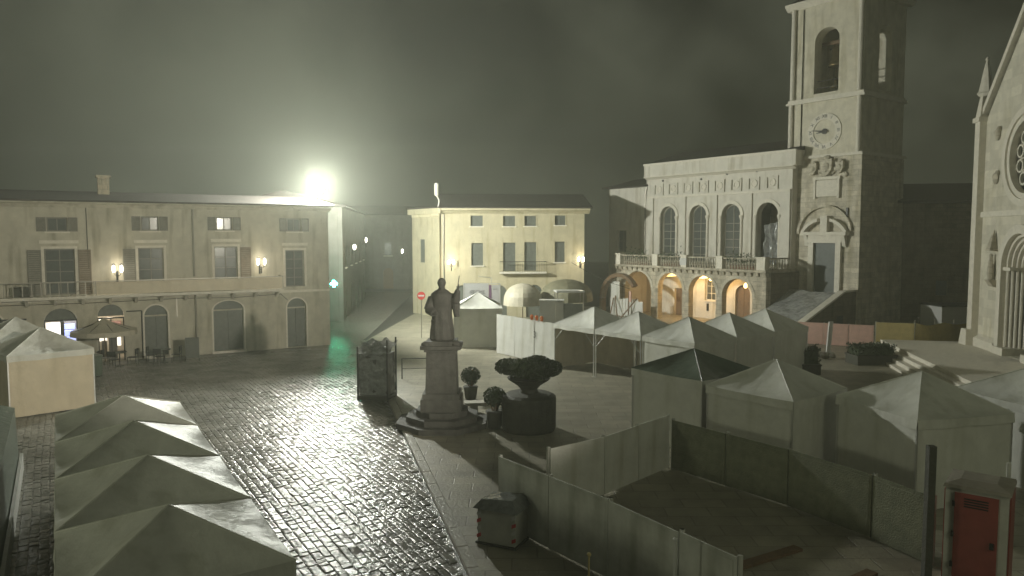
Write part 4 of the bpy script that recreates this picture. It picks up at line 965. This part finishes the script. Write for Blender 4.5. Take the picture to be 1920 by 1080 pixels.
def hoarding(label, pts, h, m, panel=1.2, post='plastic_grey', group=None, name='hoarding', t=.03, top=None, zb=.062):
    p0 = Vector(pts[0]); th = thing(name, label, 'fence', (p0.x, p0.y, zb), 0, group)
    for (a, b) in zip(pts[:-1], pts[1:]):
        a = Vector(a); b = Vector(b); L = (b - a).length; n = max(1, round(L / panel)); d = (b - a) / L; an = math.atan2(d.y, d.x)
        for k in range(n):
            q = a + d * (L * k / n) - p0
            hh = h + random.uniform(-.015, .015)
            o = MB().box(.015, L / n - .015, -t / 2, t / 2, .04, hh).box(.08, L / n - .08, -t / 2 - .008, t / 2 + .008, .12, hh - .08).build('panel', m, th)
            o.location = (q.x, q.y, 0); o.rotation_euler = (random.uniform(-.012, .012), 0, an + random.uniform(-.012, .012))
            o2 = MB().box(-.035, .035, t / 2 + .012, t / 2 + .08, 0, h + .03).build('post', post, th); o2.location = (q.x, q.y, 0); o2.rotation_euler = (0, 0, an)
        q = b - p0; o2 = MB().box(-.035, .035, t / 2 + .012, t / 2 + .08, 0, h + .03).build('post', post, th); o2.location = (q.x, q.y, 0); o2.rotation_euler = (0, 0, an)
    return th
h0 = hoarding('white board hoarding with grey markings and orange lights, left of the open gazebos', [(-.9, 43.4), (2.3, 38.9)], 2.3, 'board_white', 1.9)
for (u, z, s, sz) in ((.40, 1.55, 'UMBRIA', .17), (.68, 1.5, '3', .5)):
    a = Vector((-.9, 43.4)); b = Vector((2.3, 38.9)); q = a.lerp(b, u) - a; dd = (b - a).normalized()
    if s == '3':
        text(s, sz, 'iron', h0, (q.x - .05 * .81, q.y - .05 * .58, z), (R(90), 0, math.atan2(dd.y, dd.x)), 'stencil_mark')
for k in range(3):
    a = Vector((-.9, 43.4)); b = Vector((2.3, 38.9)); q = a.lerp(b, .62 + k * .08)
    wl_ = thing('warning_lamp', ['orange warning lamp on the white hoarding, left of three', 'orange warning lamp on the white hoarding, middle of three', 'orange warning lamp on the white hoarding, right of three'][k], 'lamp', (q.x, q.y, 2.36), 0, 'warning lamps on the hoarding')
    MB().box(-.07, .07, -.05, .05, 0, .1).build('battery_box', 'paint_orange', wl_); MB().lathe([(.08, .1), (.1, .17), (.08, .25), (.02, .28)], 0, 0, 10).build('lens', 'paint_orange', wl_)
hoarding('pale board hoarding in two panels standing in the dark centre foreground', [(.95, 18.35), (2.45, 19.45), (4.68, 21.8)], 1.6, 'board_pale', 1.7)
hoarding('grey board hoarding running towards the bottom edge, right of the striped box', [(-.32, 17.5), (1.93, 14.6), (3.0, 13.0), (3.7, 11.9)], 1.65, 'board_grey', 1.8)
hoarding('dark green mesh fence in front of the shaded gazebos', [(4.72, 21.7), (7.05, 18.65), (8.2, 16.6), (8.75, 15.2)], 1.5, 'mesh_green', 1.9)
hoarding('pink board fence below the tower staircase', [(17.7, 47.6), (19.6, 46.6), (22.1, 45.3)], 1.4, 'board_pink', 1.7)
hoarding('yellow board fence right of the pink one', [(22.2, 45.25), (24.2, 44.6)], 1.62, 'board_yellow', 2.1)
# sagging yellow fabric
m = MB(); NX, NZ = 24, 6; vs = []
for j in range(NZ + 1):
    for i in range(NX + 1):
        u = i / NX; w = j / NZ; top = 1.62 - .16 * abs(math.sin(u * math.pi * 2))
        vs.append((24.3 + u * 3.9, 44.6 + u * .9 + .10 * math.sin(u * 14 + w * 3) + .08 * noise.noise((u * 5, w * 3, .4)), .07 + top * w))
o = m.add(vs, [(j * (NX + 1) + i, j * (NX + 1) + i + 1, (j + 1) * (NX + 1) + i + 1, (j + 1) * (NX + 1) + i) for j in range(NZ) for i in range(NX)])
ft = thing('fabric_fence', 'sagging olive-yellow fabric fence between the yellow boards and the church', 'fence')
o.build('fabric', 'board_yellow', ft, True)
for u in (0, .35, .7, 1): MB().tube((24.3 + u * 3.9, 44.75 + u * .9, .06), (24.3 + u * 3.9, 44.75 + u * .9, 1.85), .025, .025, 8).build('post', 'pipe_metal', ft)
wp = thing('white_post', 'tilted white post in front of the pink board fence', 'post', (18.6, 43.6, .06)); MB().add([(-.1, -.08, 0), (.12, -.08, 0), (.12, .08, 0), (-.1, .08, 0), (.02, -.08, 1.85), (.25, -.08, 1.85), (.25, .08, 1.85), (.02, .08, 1.85)], [(0, 3, 2, 1), (4, 5, 6, 7), (0, 1, 5, 4), (1, 2, 6, 5), (2, 3, 7, 6), (3, 0, 4, 7)]).build('board', 'plastic_white', wp)
MB().box(-.25, .3, -.2, .2, 0, .06).build('foot', 'plastic_grey', wp)
sb = thing('site_cabin', 'small white site cabin half hidden by the church corner', 'cabin', (29.2, 50.5, 0), R(6))
MB().box(0, 4.2, 0, 2.2, .1, 2.1).build('body', 'plastic_white', sb); MB().box(-.08, 4.28, -.08, 2.28, 2.1, 2.2).build('roof', 'iron', sb); MB().box(.0, .08, -.03, .0, .1, 2.1).box(2.0, 2.06, -.02, 0, .1, 2.1).build('trim', 'plastic_grey', sb)
for k in range(2): MB().box(.4 + k * 2.4, .8 + k * 2.4, .4, 1.8, .0, .1).build('support_block', 'rubble', sb)
# dark hedge planters on the square below the fence
def hedge(label, loc, rz, w, d, h, group='dark hedge planters'):
    t = thing('hedge_planter', label, 'hedge', loc, rz, group)
    MB().box(-w / 2, w / 2, -d / 2, d / 2, 0, .45).box(-w / 2 - .04, w / 2 + .04, -d / 2 - .04, d / 2 + .04, .45, .52).build('trough', 'planter_dark', t)
    leaves(t, lambda rn: (rn.uniform(-w / 2, w / 2), rn.uniform(-d / 2, d / 2), .5 + (h - .5) * rn.random() ** .6 + rn.gauss(0, .04)), 1500, .13, 'leaf_dark', 'foliage')
    MB().box(-w / 2 + .12, w / 2 - .12, -d / 2 + .12, d / 2 - .12, .5, h - .15).build('branch_core', 'leaf_dark', t)
    return t
hedge('dark hedge trough behind the dark centre stalls, left of the white post', (14.2, 37.4, .06), R(-8), 2.4, 1.3, 1.35)
hedge('dark hedge trough in front of the pink and yellow fence', (19.4, 40.0, .06), R(6), 2.2, 1.2, 1.05)
rb_ = thing('rubble_heap', 'small heap of pale debris at the foot of the white post', 'rubble', (17.6, 41.6, .06))
for k in range(9):
    a = random.uniform(0, 6.28); r = random.uniform(0, .55); MB().ball((math.cos(a) * r, math.sin(a) * r, .14 + random.uniform(0, .12)), random.uniform(.12, .24), 7, 5, 1.2, 1, .7, .25).build('chunk', 'rubble', rb_)
# red portable toilet
lo = thing('portable_toilet', 'red portable toilet cabin with grey roof at the lower right', 'toilet', (9.2, 14.35, .062), R(-38))
MB().box(-.52, .52, -.55, .55, .1, 2.06).build('body', 'plastic_grey', lo)
dr = MB().box(-.36, .36, -.585, -.55, .2, 1.98).build('door', 'plastic_red', lo); MB().box(.24, .31, -.62, -.585, 1.0, 1.12).build('latch', 'iron', dr)
MB().box(.523, .55, -.46, .46, .2, 1.98).box(-.55, -.523, -.46, .46, .2, 1.98).build('side_panel', 'plastic_red', lo)
MB().box(-.6, .6, -.64, .64, 0, .1).build('base', 'plastic_grey', lo)
MB().add([(-.56, -.6, 2.062), (.56, -.6, 2.062), (.56, .57, 2.062), (-.56, .57, 2.062), (-.54, -.57, 2.12), (.54, -.57, 2.12), (.54, .55, 2.12), (-.54, .55, 2.12), (-.3, -.3, 2.19), (.3, -.3, 2.19), (.3, .3, 2.19), (-.3, .3, 2.19)],
         [(0, 3, 2, 1), (0, 1, 5, 4), (1, 2, 6, 5), (2, 3, 7, 6), (3, 0, 4, 7), (4, 5, 9, 8), (5, 6, 10, 9), (6, 7, 11, 10), (7, 4, 8, 11), (8, 9, 10, 11)]).build('roof', 'plastic_cap', lo)
MB().tube((.42, .45, 2.1), (.42, .45, 2.45), .04, .04, 8).build('vent_pipe', 'plastic_grey', lo)
for k in range(4): MB().box(-.2, .2, -.592, -.584, 1.72 + k * .05, 1.745 + k * .05).build('vent_slot', 'iron', dr)
for z in (.5, 1.1, 1.7): MB().box(-.4, -.35, -.6, -.55, z, z + .1).build('hinge', 'iron', dr)
dp = thing('timber_post', 'tall dark post left of the red toilet', 'post', (7.95, 13.9, .06)); MB().box(-.07, .07, -.07, .07, 0, 2.95).build('post', 'planter_dark', dp); MB().box(-.16, .16, -.16, .16, 0, .12).build('foot', 'rubble', dp)
# striped utility box and thin poles at the kerb
ub = thing('striped_box', 'grey kerbside box with red and white striped corners under a dark cover', 'box', (-.2, 16.5, .08), R(-25))
MB().box(-.46, .46, -.36, .36, .05, .82).build('body', 'plastic_grey', ub)
m = MB().add([(-.55, -.45, .82), (.55, -.45, .82), (.55, .45, .82), (-.55, .45, .82), (-.4, -.3, 1.0), (.35, -.25, 1.05), (.35, .3, 1.05), (-.4, .3, .98)], [(0, 3, 2, 1), (4, 5, 6, 7), (0, 1, 5, 4), (1, 2, 6, 5), (2, 3, 7, 6), (3, 0, 4, 7)]); m.build('cover', 'plastic_sheet', ub)
MB().box(-.5, .5, -.4, .4, 0, .05).build('base', 'planter_dark', ub)
for x in (-.43, .43):
    for k in range(4): MB().prism_y([(x - .05, .12 + k * .17), (x + .05, .17 + k * .17), (x + .05, .255 + k * .17), (x - .05, .205 + k * .17)], -.368, -.362).build('stripe', 'plastic_white' if k % 2 else 'paint_red', ub)
for (label, x, y, h, m_) in (('thin pale pole with a knob standing before the grey hoarding', 2.75, 12.35, 1.75, 'plastic_white'), ('short thin pale rod at the bottom edge before the grey hoarding', 1.35, 12.9, 1.25, 'board_yellow')):
    pp = thing('barrier_pole', label, 'pole', (x, y, .06), 0, 'thin poles at the bottom edge'); MB().tube((0, 0, .04), (.02, 0, h), .018, .016, 8).build('rod', m_, pp); MB().ball((.02, 0, h + .02), .04, 10, 6).build('knob', m_, pp); MB().lathe([(.16, 0), (.16, .03), (.05, .05)], 0, 0, 12).build('foot', 'planter_dark', pp)

# boxed scaffold and white panels at the portico's left end
sc = thing('propped_panels', 'white vertical panels with timber props and an arched timber frame before the left portico arch', 'hoarding', Pw(3.4, -4.6, 0), PR)
for k in range(9): MB().box(.1 + k * .37, .43 + k * .37, 0, .05, .1, 1.55 + .05 * (k % 3)).build('panel', 'board_white', sc)
MB().box(.1, 1.15, .06, .1, 1.5, 3.0).build('tall_panel', 'board_white', sc)
b = MB().path([(.6, -.5, .05), (.6, -.1, 1.6)], .05).path([(1.9, -.9, .05), (.8, -.1, 1.8)], .05).path([(2.3, -.9, .05), (3.3, -.05, 1.7)], .05).path([(2.6, -.3, .05), (2.6, -.3, 2.2)], .06); b.build('prop', 'wood_brown', sc)
MB().arch_ring(1.5, 1.5, 1.95, 2.25, -.5, .0, 35, 178, 14).box(-.75, -.45, -.5, 0, .0, 1.5).build('arched_frame', 'wood_brown', sc)
MB().box(2.75, 2.95, -.4, -.3, 1.4, 2.3).build('red_tape_post', 'board_pink', sc)
MB().box(3.5, 4.3, -.4, -.35, .1, 1.5).build('loose_panel', 'plastic_white', sc)

# ================================================================== CAFES and parasols
def parasol(label, loc, r, hz, top, m, lobes=8, val=.25, group='parasols', dome=False, rz=0):
    t = thing('parasol', label, 'parasol', loc, rz, group)
    MB().tube((0, 0, .04), (0, 0, top), .035, .03, 8).build('pole', 'wood_brown', t)
    MB().lathe([(.4, 0), (.4, .06), (.12, .1)], 0, 0, 12).build('base', 'rubble', t)
    prof = []
    for k in range(7):
        u = k / 6; rr_ = r * (1 - u) if not dome else r * math.cos(u * math.pi / 2 * .97)
        z = hz + (top - hz) * (u if not dome else math.sin(u * math.pi / 2)); prof.append((max(.03, rr_), z - (.0 if dome else .12 * math.sin(u * math.pi))))
    n = lobes * 3
    m_ = MB(); vs = []; fs = []
    for (rr_, z) in prof:
        for i in range(n):
            a = 2 * math.pi * i / n; k = 1 - .05 * (1 - abs(math.cos(a * lobes / 2))); vs.append((math.cos(a) * rr_ * k, math.sin(a) * rr_ * k, z))
    for j in range(len(prof) - 1):
        for i in range(n): fs.append((j * n + i, j * n + (i + 1) % n, (j + 1) * n + (i + 1) % n, (j + 1) * n + i))
    c = m_.add(vs, fs).build('canopy', m, t)
    vv = MB(); vs = []
    for i in range(n):
        a = 2 * math.pi * i / n; k = 1 - .05 * (1 - abs(math.cos(a * lobes / 2)))
        vs += [(math.cos(a) * r * k, math.sin(a) * r * k, hz), (math.cos(a) * r * k * 1.01, math.sin(a) * r * k * 1.01, hz - val)]
    vv.add(vs, [(2 * i, 2 * ((i + 1) % n), 2 * ((i + 1) % n) + 1, 2 * i + 1) for i in range(n)]); vv.build('valance', m, c)
    rb = MB()
    for i in range(lobes): a = 2 * math.pi * i / lobes; rb.tube((0, 0, top - .12), (math.cos(a) * r * .95, math.sin(a) * r * .95, hz - .02), .012, .012, 5)
    rb.build('ribs', 'iron', t)
    return t
parasol('cream cafe parasol over the tables in front of the lit shops', (-22.1, 40.2, .0), 1.65, 1.85, 2.5, 'canvas_cream')
parasol('cream domed parasol before the yellow house, left of the dark one', (.75, 52.0, .06), 1.35, 2.35, 3.55, 'canvas_cream', dome=True, val=.32)
parasol('large dark olive parasol before the yellow house, beside the right lantern', (3.9, 53.5, .06), 1.9, 2.5, 3.75, 'canvas_olive', dome=True, val=.3)
def chair(label, loc, rz, m='iron', group='cafe chairs'):
    t = thing('cafe_chair', label, 'chair', loc, rz, group)
    MB().box(-.22, .22, -.22, .22, .43, .46).build('seat', m, t); MB().box(-.22, .22, .2, .23, .62, .9).build('backrest', m, t)
    for x in (-.2, .2):
        MB().tube((x, -.2, 0), (x, -.19, .43), .016, .016, 6).build('leg', m, t); MB().tube((x, .22, 0), (x, .2, .9), .016, .016, 6).build('leg', m, t)
    return t
def table(label, loc, m='shutter_dark', group='cafe tables'):
    t = thing('cafe_table', label, 'table', loc, 0, group)
    MB().lathe([(.36, .71), (.37, .73), (.36, .75)], 0, 0, 16).build('tabletop', m, t); MB().tube((0, 0, .03), (0, 0, .71), .03, .03, 8).build('pedestal', 'iron', t); MB().lathe([(.22, 0), (.2, .03), (.04, .05)], 0, 0, 12).build('foot', 'iron', t)
    return t
ct = [((-22.5, 38.6), 'under the cream cafe parasol, left table'), ((-20.9, 39.4), 'right of the cream cafe parasol'), ((-19.0, 40.4), 'before the tall grey arched door')]
for (p, w) in ct:
    table('small round cafe table ' + w, (p[0], p[1], .03))
    chair('dark cafe chair left of the round table ' + w, (p[0] - .62, p[1] - .1, .03), R(100)); chair('dark cafe chair right of the round table ' + w, (p[0] + .62, p[1] + .15, .03), R(-80))
    chair('dark cafe chair in front of the round table ' + w, (p[0] + .05, p[1] - .65, .03), R(175))
bnr = thing('cafe_screen', 'dark free-standing menu board at the right end of the cafe tables', 'sign', (-17.7, 41.0, .03), R(20))
MB().box(-.35, .35, -.02, .02, .15, 1.3).build('board', 'shutter_dark', bnr); MB().box(-.37, -.33, -.2, .2, 0, .15).box(.33, .37, -.2, .2, 0, .15).build('foot', 'iron', bnr)
dw = thing('waste_bin', 'dark green bin in front of the cafe tables', 'bin', (-20.6, 36.6, .03)); MB().lathe([(.24, .02), (.28, .06), (.3, .95), (.33, .97), (.33, 1.02), (.1, 1.1)], 0, 0, 14).build('body', 'canvas_green', dw); MB().lathe([(.3, 0), (.3, .02)], 0, 0, 14).build('foot', 'iron', dw)
# clutter before the yellow house
vb = thing('white_kiosk_box', 'pale bluish-white kiosk box between the parasols and the open gazebo', 'kiosk', (1.75, 47.0, .06), R(-4))
MB().box(0, 1.0, 0, .9, 0, 2.75).box(1.02, 1.5, .02, .9, 0, 2.7).build('body', 'plastic_white', vb); MB().box(-.04, 1.54, -.04, .94, 2.75, 2.81).build('lid', 'plastic_white', vb)
sr = thing('flat_white_canopy', 'flat white canopy roof under the dark olive parasol', 'canopy', (3.0, 50.0, .06), R(5))
MB().box(0, 1.9, 0, 1.4, 3.05, 3.16).build('roof', 'plastic_white', sr)
for (x, y) in ((.06, .06), (1.84, .06), (.06, 1.34), (1.84, 1.34)): MB().tube((x, y, 0), (x, y, 3.05), .03, .03, 8).build('leg', 'pipe_metal', sr)
MB().box(.1, 1.8, .06, .12, .1, 2.3).build('back_panel', 'shutter_dark', sr)
for k in range(4):
    chair(['wooden chair under the cream domed parasol, nearest its pole', 'wooden chair right of the cream domed parasol pole', 'wooden chair between the two domed parasols', 'wooden chair under the dark olive parasol'][k], (.2 + k * .75, 49.4 + .3 * (k % 2), .06), R(40 * k), 'wood_brown', 'chairs by the yellow house')
# ================================================================== STATUE
mo = thing('statue_monument', 'robed stone statue with one arm raised on a tall stepped pedestal', 'statue', (-2.55, 27.0, .06))
for k in range(3):
    r = 1.75 - k * .38; MB().prism([(math.cos(2 * math.pi * i / 8 + .39) * r, math.sin(2 * math.pi * i / 8 + .39) * r) for i in range(8)], k * .2 + (.0 if k == 0 else .001), (k + 1) * .2).build('step', 'stone_statue', mo)
pd = MB().box(-.72, .72, -.72, .72, .601, 1.05).box(-.66, .66, -.66, .66, 1.05, 1.25).build('pedestal_base', 'stone_statue', mo)
MB().add([(-.56, -.56, 1.251), (.56, -.56, 1.251), (.56, .56, 1.251), (-.56, .56, 1.251), (-.52, -.52, 2.75), (.52, -.52, 2.75), (.52, .52, 2.75), (-.52, .52, 2.75)], [(0, 1, 5, 4), (1, 2, 6, 5), (2, 3, 7, 6), (3, 0, 4, 7), (4, 5, 6, 7)]).build('pedestal_shaft', 'stone_statue', mo)
MB().box(-.6, .6, -.6, .6, 2.751, 2.85).box(-.72, .72, -.72, .72, 2.85, 2.98).box(-.55, .55, -.55, .55, 2.98, 3.12).build('pedestal_cornice', 'stone_statue', mo)
for s in (-1, 1):
    MB().ball((s * .55, -.5, 3.02), .13, 9, 6, 1.2, 1, .8, .1).build('corner_ornament', 'stone_statue', mo)
SZ = 3.12
def fold(t, z): return 1 + .055 * math.sin(t * 9 + z * 2.2) * max(0, min(1, (4.55 - z) / .8)) + .03 * math.sin(t * 5 - z * 3)
body = MB().lathe([(.40, SZ), (.44, SZ + .06), (.42, SZ + .35), (.37, SZ + .75), (.36, SZ + 1.0), (.39, SZ + 1.25), (.42, SZ + 1.5), (.38, SZ + 1.68), (.24, SZ + 1.80), (.125, SZ + 1.86), (.10, SZ + 1.93), (.12, SZ + 1.96), (.15, SZ + 2.03), (.155, SZ + 2.10), (.135, SZ + 2.18), (.08, SZ + 2.24), (.02, SZ + 2.26)], 0, 0, 36, 1.0, .8, fold)
body.tube((-.33, 0, SZ + 1.55), (-.46, -.14, SZ + 1.1), .17, .19, 12).tube((-.46, -.14, SZ + 1.12), (-.26, -.40, SZ + 1.0), .17, .13, 12).tube((-.26, -.4, SZ + 1.0), (-.12, -.44, SZ + 1.02), .06, .05, 8)
body.add([(-.46, -.1, SZ + 1.0), (-.62, .05, SZ + .95), (-.6, .1, SZ + .55), (-.42, .15, SZ + .3), (-.3, -.1, SZ + .5), (-.3, -.3, SZ + .9)], [(0, 1, 2, 3, 4, 5)])
body.tube((.30, 0, SZ + 1.58), (.50, -.12, SZ + 1.42), .17, .17, 12).tube((.5, -.12, SZ + 1.42), (.60, -.24, SZ + 1.82), .18, .10, 12).tube((.6, -.24, SZ + 1.8), (.615, -.25, SZ + 1.96), .055, .045, 8)
body.tube((.5, -.08, SZ + 1.4), (.56, -.14, SZ + .85), .17, .1, 10)   # hanging sleeve
for k in range(4): body.tube((.585 + k * .02, -.25, SZ + 1.95), (.57 + k * .03, -.25 - .01 * k, SZ + (2.1 if k in (1, 2) else 2.05)), .014, .010, 6)
body.tube((.58, -.25, SZ + 1.9), (.53, -.28, SZ + 1.99), .016, .011, 6)
body.ball((0, -.125, SZ + 2.07), .035, 6, 5, .7, 1, 1.1).ball((0, -.10, SZ + 1.97), .09, 8, 6, 1, .7, 1.3)
for s in (-1, 1): body.ball((s * .15, -.01, SZ + 2.07), .035, 6, 5, .5, .8, 1.2)
st_ = body.build('robed_figure', 'stone_statue', mo, True)
rm = st_.modifiers.new('remesh', 'REMESH'); rm.mode = 'VOXEL'; rm.voxel_size = .022
MB().tube((.60, -.26, SZ + 1.95), (.66, -.28, SZ + 2.35), .018, .016, 6).build('staff_tip', 'stone_statue', mo)
# wrapped kiosk
ki = thing('wrapped_kiosk', 'small dark kiosk wrapped in shiny wet plastic, left of the statue', 'kiosk', (-5.75, 31.5, .0), R(-12))
for (x, y) in ((-.66, -.5), (.66, -.5), (.66, .5), (-.66, .5)): MB().box(x - .03, x + .03, y - .03, y + .03, 0, 2.62 if x > 0 else 2.3).build('post', 'iron', ki)
m = MB(); vs = []; fs = []; NA, NH = 40, 12
for j in range(NH + 1):
    for i in range(NA):
        t = i / NA * 4; k = int(t); u = t - k
        cs = [(-.62, -.46), (.62, -.46), (.62, .46), (-.62, .46)]; a = Vector(cs[k]); b = Vector(cs[(k + 1) % 4]); p = a.lerp(b, u); w = j / NH
        f = 1 + .05 * noise.noise((p.x * 3, p.y * 3, w * 5)) ; vs.append((p.x * f, p.y * f, .25 + w * 1.75))
for j in range(NH):
    for i in range(NA): fs.append((j * NA + i, j * NA + (i + 1) % NA, (j + 1) * NA + (i + 1) % NA, (j + 1) * NA + i))
m.add(vs, fs).build('wrapping', 'plastic_sheet', ki)
m = MB(); vs = []; fs = []
for j in range(9):
    for i in range(15):
        u, w = i / 14, j / 8; x = -.72 + 1.44 * u; y = -.58 + 1.16 * w; vs.append((x, y, 2.02 + .42 * w + .07 * math.sin(u * 15 + w * 11) + .12 * noise.noise((u * 4, w * 6, 2))))
for j in range(8):
    for i in range(14): q = j * 15 + i; fs.append((q, q + 1, q + 16, q + 15))
o = m.add(vs, fs).build('roof_sheet', 'silver_sheet', ki); s_ = o.modifiers.new('solid', 'SOLIDIFY'); s_.thickness = .01
MB().box(-.68, .68, -.52, .52, .05, .22).build('base', 'planter_dark', ki); MB().box(-.62, .62, -.45, .45, .22, 2.0).build('cabinet', 'iron', ki)
# shrubs and planters round the statue
def shrub(label, loc, pot, blobs, n, leaf, group='shrubs in pots round the statue', lm='leaf_dark'):
    t = thing('potted_shrub', label, 'plant', loc, 0, group)
    MB().lathe(pot, 0, 0, 20).build('pot', 'planter_dark', t)
    zt = pot[-1][1]
    def pts(rn):
        (c, r) = rn.choice(blobs); 
        while True:
            v = Vector((rn.uniform(-1, 1), rn.uniform(-1, 1), rn.uniform(-1, 1)))
            if .3 < v.length < 1: break
        v = v.normalized() * (v.length ** .4)
        return (c[0] + v.x * r[0], c[1] + v.y * r[1], c[2] + v.z * r[2])
    leaves(t, pts, n, leaf, lm, 'foliage')
    core = MB()
    for (c, r) in blobs: core.ball(c, 1, 10, 7, r[0] * .72, r[1] * .72, r[2] * .72, .12)
    core.build('inner_leaves', lm, t)
    zc_ = min(c[2] - r[2] * .3 for c, r in blobs)
    s = MB(); 
    for k in range(4): a = k * 1.7; s.tube((math.cos(a) * .05, math.sin(a) * .05, zt - .06), (math.cos(a) * .25, math.sin(a) * .25, zc_ + .15), .04, .02, 6)
    s.build('stem', 'wood_brown', t)
    return t
shrub('big dark flat-crowned shrub in a large round planter right of the statue', (.6, 26.3, .06),
      [(.92, 0), (.97, .1), (.98, 1.1), (.96, 1.22), (.8, 1.3), (.34, 1.34), (.3, 1.46), (.42, 1.6), (.72, 1.8), (.78, 1.86), (.7, 1.87)],
      [((0, 0, 2.2), (.95, .9, .36)), ((-.72, .1, 2.24), (.5, .55, .3)), ((.68, -.1, 2.22), (.52, .55, .3)), ((.3, .45, 2.32), (.5, .5, .26)), ((-.3, -.4, 2.3), (.55, .5, .28)), ((.25, -.5, 2.12), (.5, .4, .26))], 7000, .085)
shrub('small round clipped shrub in a pot just right of the statue pedestal', (-1.75, 31.2, .06), [(.2, 0), (.24, .05), (.3, .5), (.33, .52), (.3, .56)], [((0, 0, 1.0), (.42, .42, .38))], 1100, .07)
shrub('small clipped shrub in a pot at the left of the big round planter', (-.62, 26.4, .06), [(.2, 0), (.24, .05), (.3, .6), (.33, .62), (.3, .66)], [((0, 0, 1.15), (.42, .42, .36))], 1100, .07)
bd = MB().box(-.55, .55, -.03, .03, .35, .4)
be = thing('stone_bench', 'low stone bench at the right foot of the statue steps', 'bench', (-.85, 28.6, .06), R(10)); MB().box(-1.0, 1.0, -.25, .25, .38, .5).build('seat', 'stone_trim', be); MB().box(-.8, -.5, -.2, .2, 0, .38).build('leg', 'stone_trim', be); MB().box(.5, .8, -.2, .2, 0, .38).build('leg', 'stone_trim', be)
# rail by the kiosk
rl = thing('pedestrian_rail', 'dark metal pedestrian rail behind the wrapped kiosk', 'railing', (-5.3, 35.6, .06), R(8))
for x in (0, 1.3, 2.6): MB().tube((x, 0, 0), (x, 0, 1.0), .03, .03, 8).build('post', 'iron', rl)
MB().path([(0, 0, .98), (2.6, 0, .98)], .025, 8).path([(0, 0, .5), (2.6, 0, .5)], .018, 8).build('rail', 'iron', rl)
# dark planks lying on the enclosed ground
for k, (x, y, a, L) in enumerate(((5.2, 15.4, 30, 2.6), (6.4, 14.2, 34, 2.4))):
    pk = MB().box(-L / 2, L / 2, -.12, .12, 0, .06).build('plank', 'wood_brown'); pk.location = (x, y, .064); pk.rotation_euler = (0, 0, R(a))
    tag(pk, ['dark plank on the enclosed ground, farther from the red toilet', 'dark plank on the enclosed ground, nearer the red toilet'][k], 'plank', 'planks on the ground')

# ================================================================== second floodlight of the square (outside the picture, lights the beige facade)
f2 = thing('square_floodlight', 'floodlight on a pole at the camera side of the square', 'floodlight', (14.5, 4.0, .06))
MB().tube((0, 0, 0), (0, 0, 9.2), .09, .06, 10).build('mast', 'pipe_metal', f2); MB().prism_x([(-.2, 9.1), (.2, 9.2), (.2, 9.55), (-.2, 9.6)], -.3, .3).build('lamp_head', 'iron', f2)
lamp('SPOT', (-.35, .45, 9.35), PIAZZA_SPOT, (1, .92, .76), .3, 'flood_light', f2, R(38), None, .7).rotation_euler = (Vector((-22.5, 40, 5.0)) - Vector((14.15, 4.45, 9.4))).to_track_quat('-Z', 'Y').to_euler()

lamp('POINT', (-.6, -.6, 9.0), PIAZZA_FILL, (.98, 1, .70), 1.5, 'fill_light', f2)  # added soft fill beside the spot, lifts the shaded camera-facing surfaces

f3 = thing('fill_street_lamp', 'added street lamp on a pole left of the camera, outside the picture, as fill', 'lamp', (-24.0, 2.0, .0))
MB().tube((0, 0, 0), (0, 0, 8.2), .09, .06, 10).build('mast', 'pipe_metal', f3); MB().lathe([(.08, 8.2), (.3, 8.3), (.34, 8.42), (.1, 8.6)], 0, 0, 12).build('lamp_head', 'iron', f3)
lamp('POINT', (0.5, .3, 7.9), LEFT_FILL, (.98, 1, .70), 1.2, 'left_fill_light', f3)  # added unseen fill, lifts the shaded gazebo slopes and hoardings

# ================================================================== HAZE
hz = MB().box(-156, 156, -46, 196, -1.1, 29.5).build('haze', None); hz['kind'] = 'stuff'
hm = bpy.data.materials.new('haze'); hm.use_nodes = True; nt = hm.node_tree; nt.nodes.remove(nt.nodes['Principled BSDF'])
pv = nt.nodes.new('ShaderNodeVolumePrincipled'); pv.inputs['Color'].default_value = (.86, .90, .77, 1); pv.inputs['Density'].default_value = .0025; pv.inputs['Anisotropy'].default_value = .35
nt.links.new(pv.outputs[0], nt.nodes['Material Output'].inputs['Volume']); hz.data.materials.append(hm)
hz.display_type = 'WIRE'
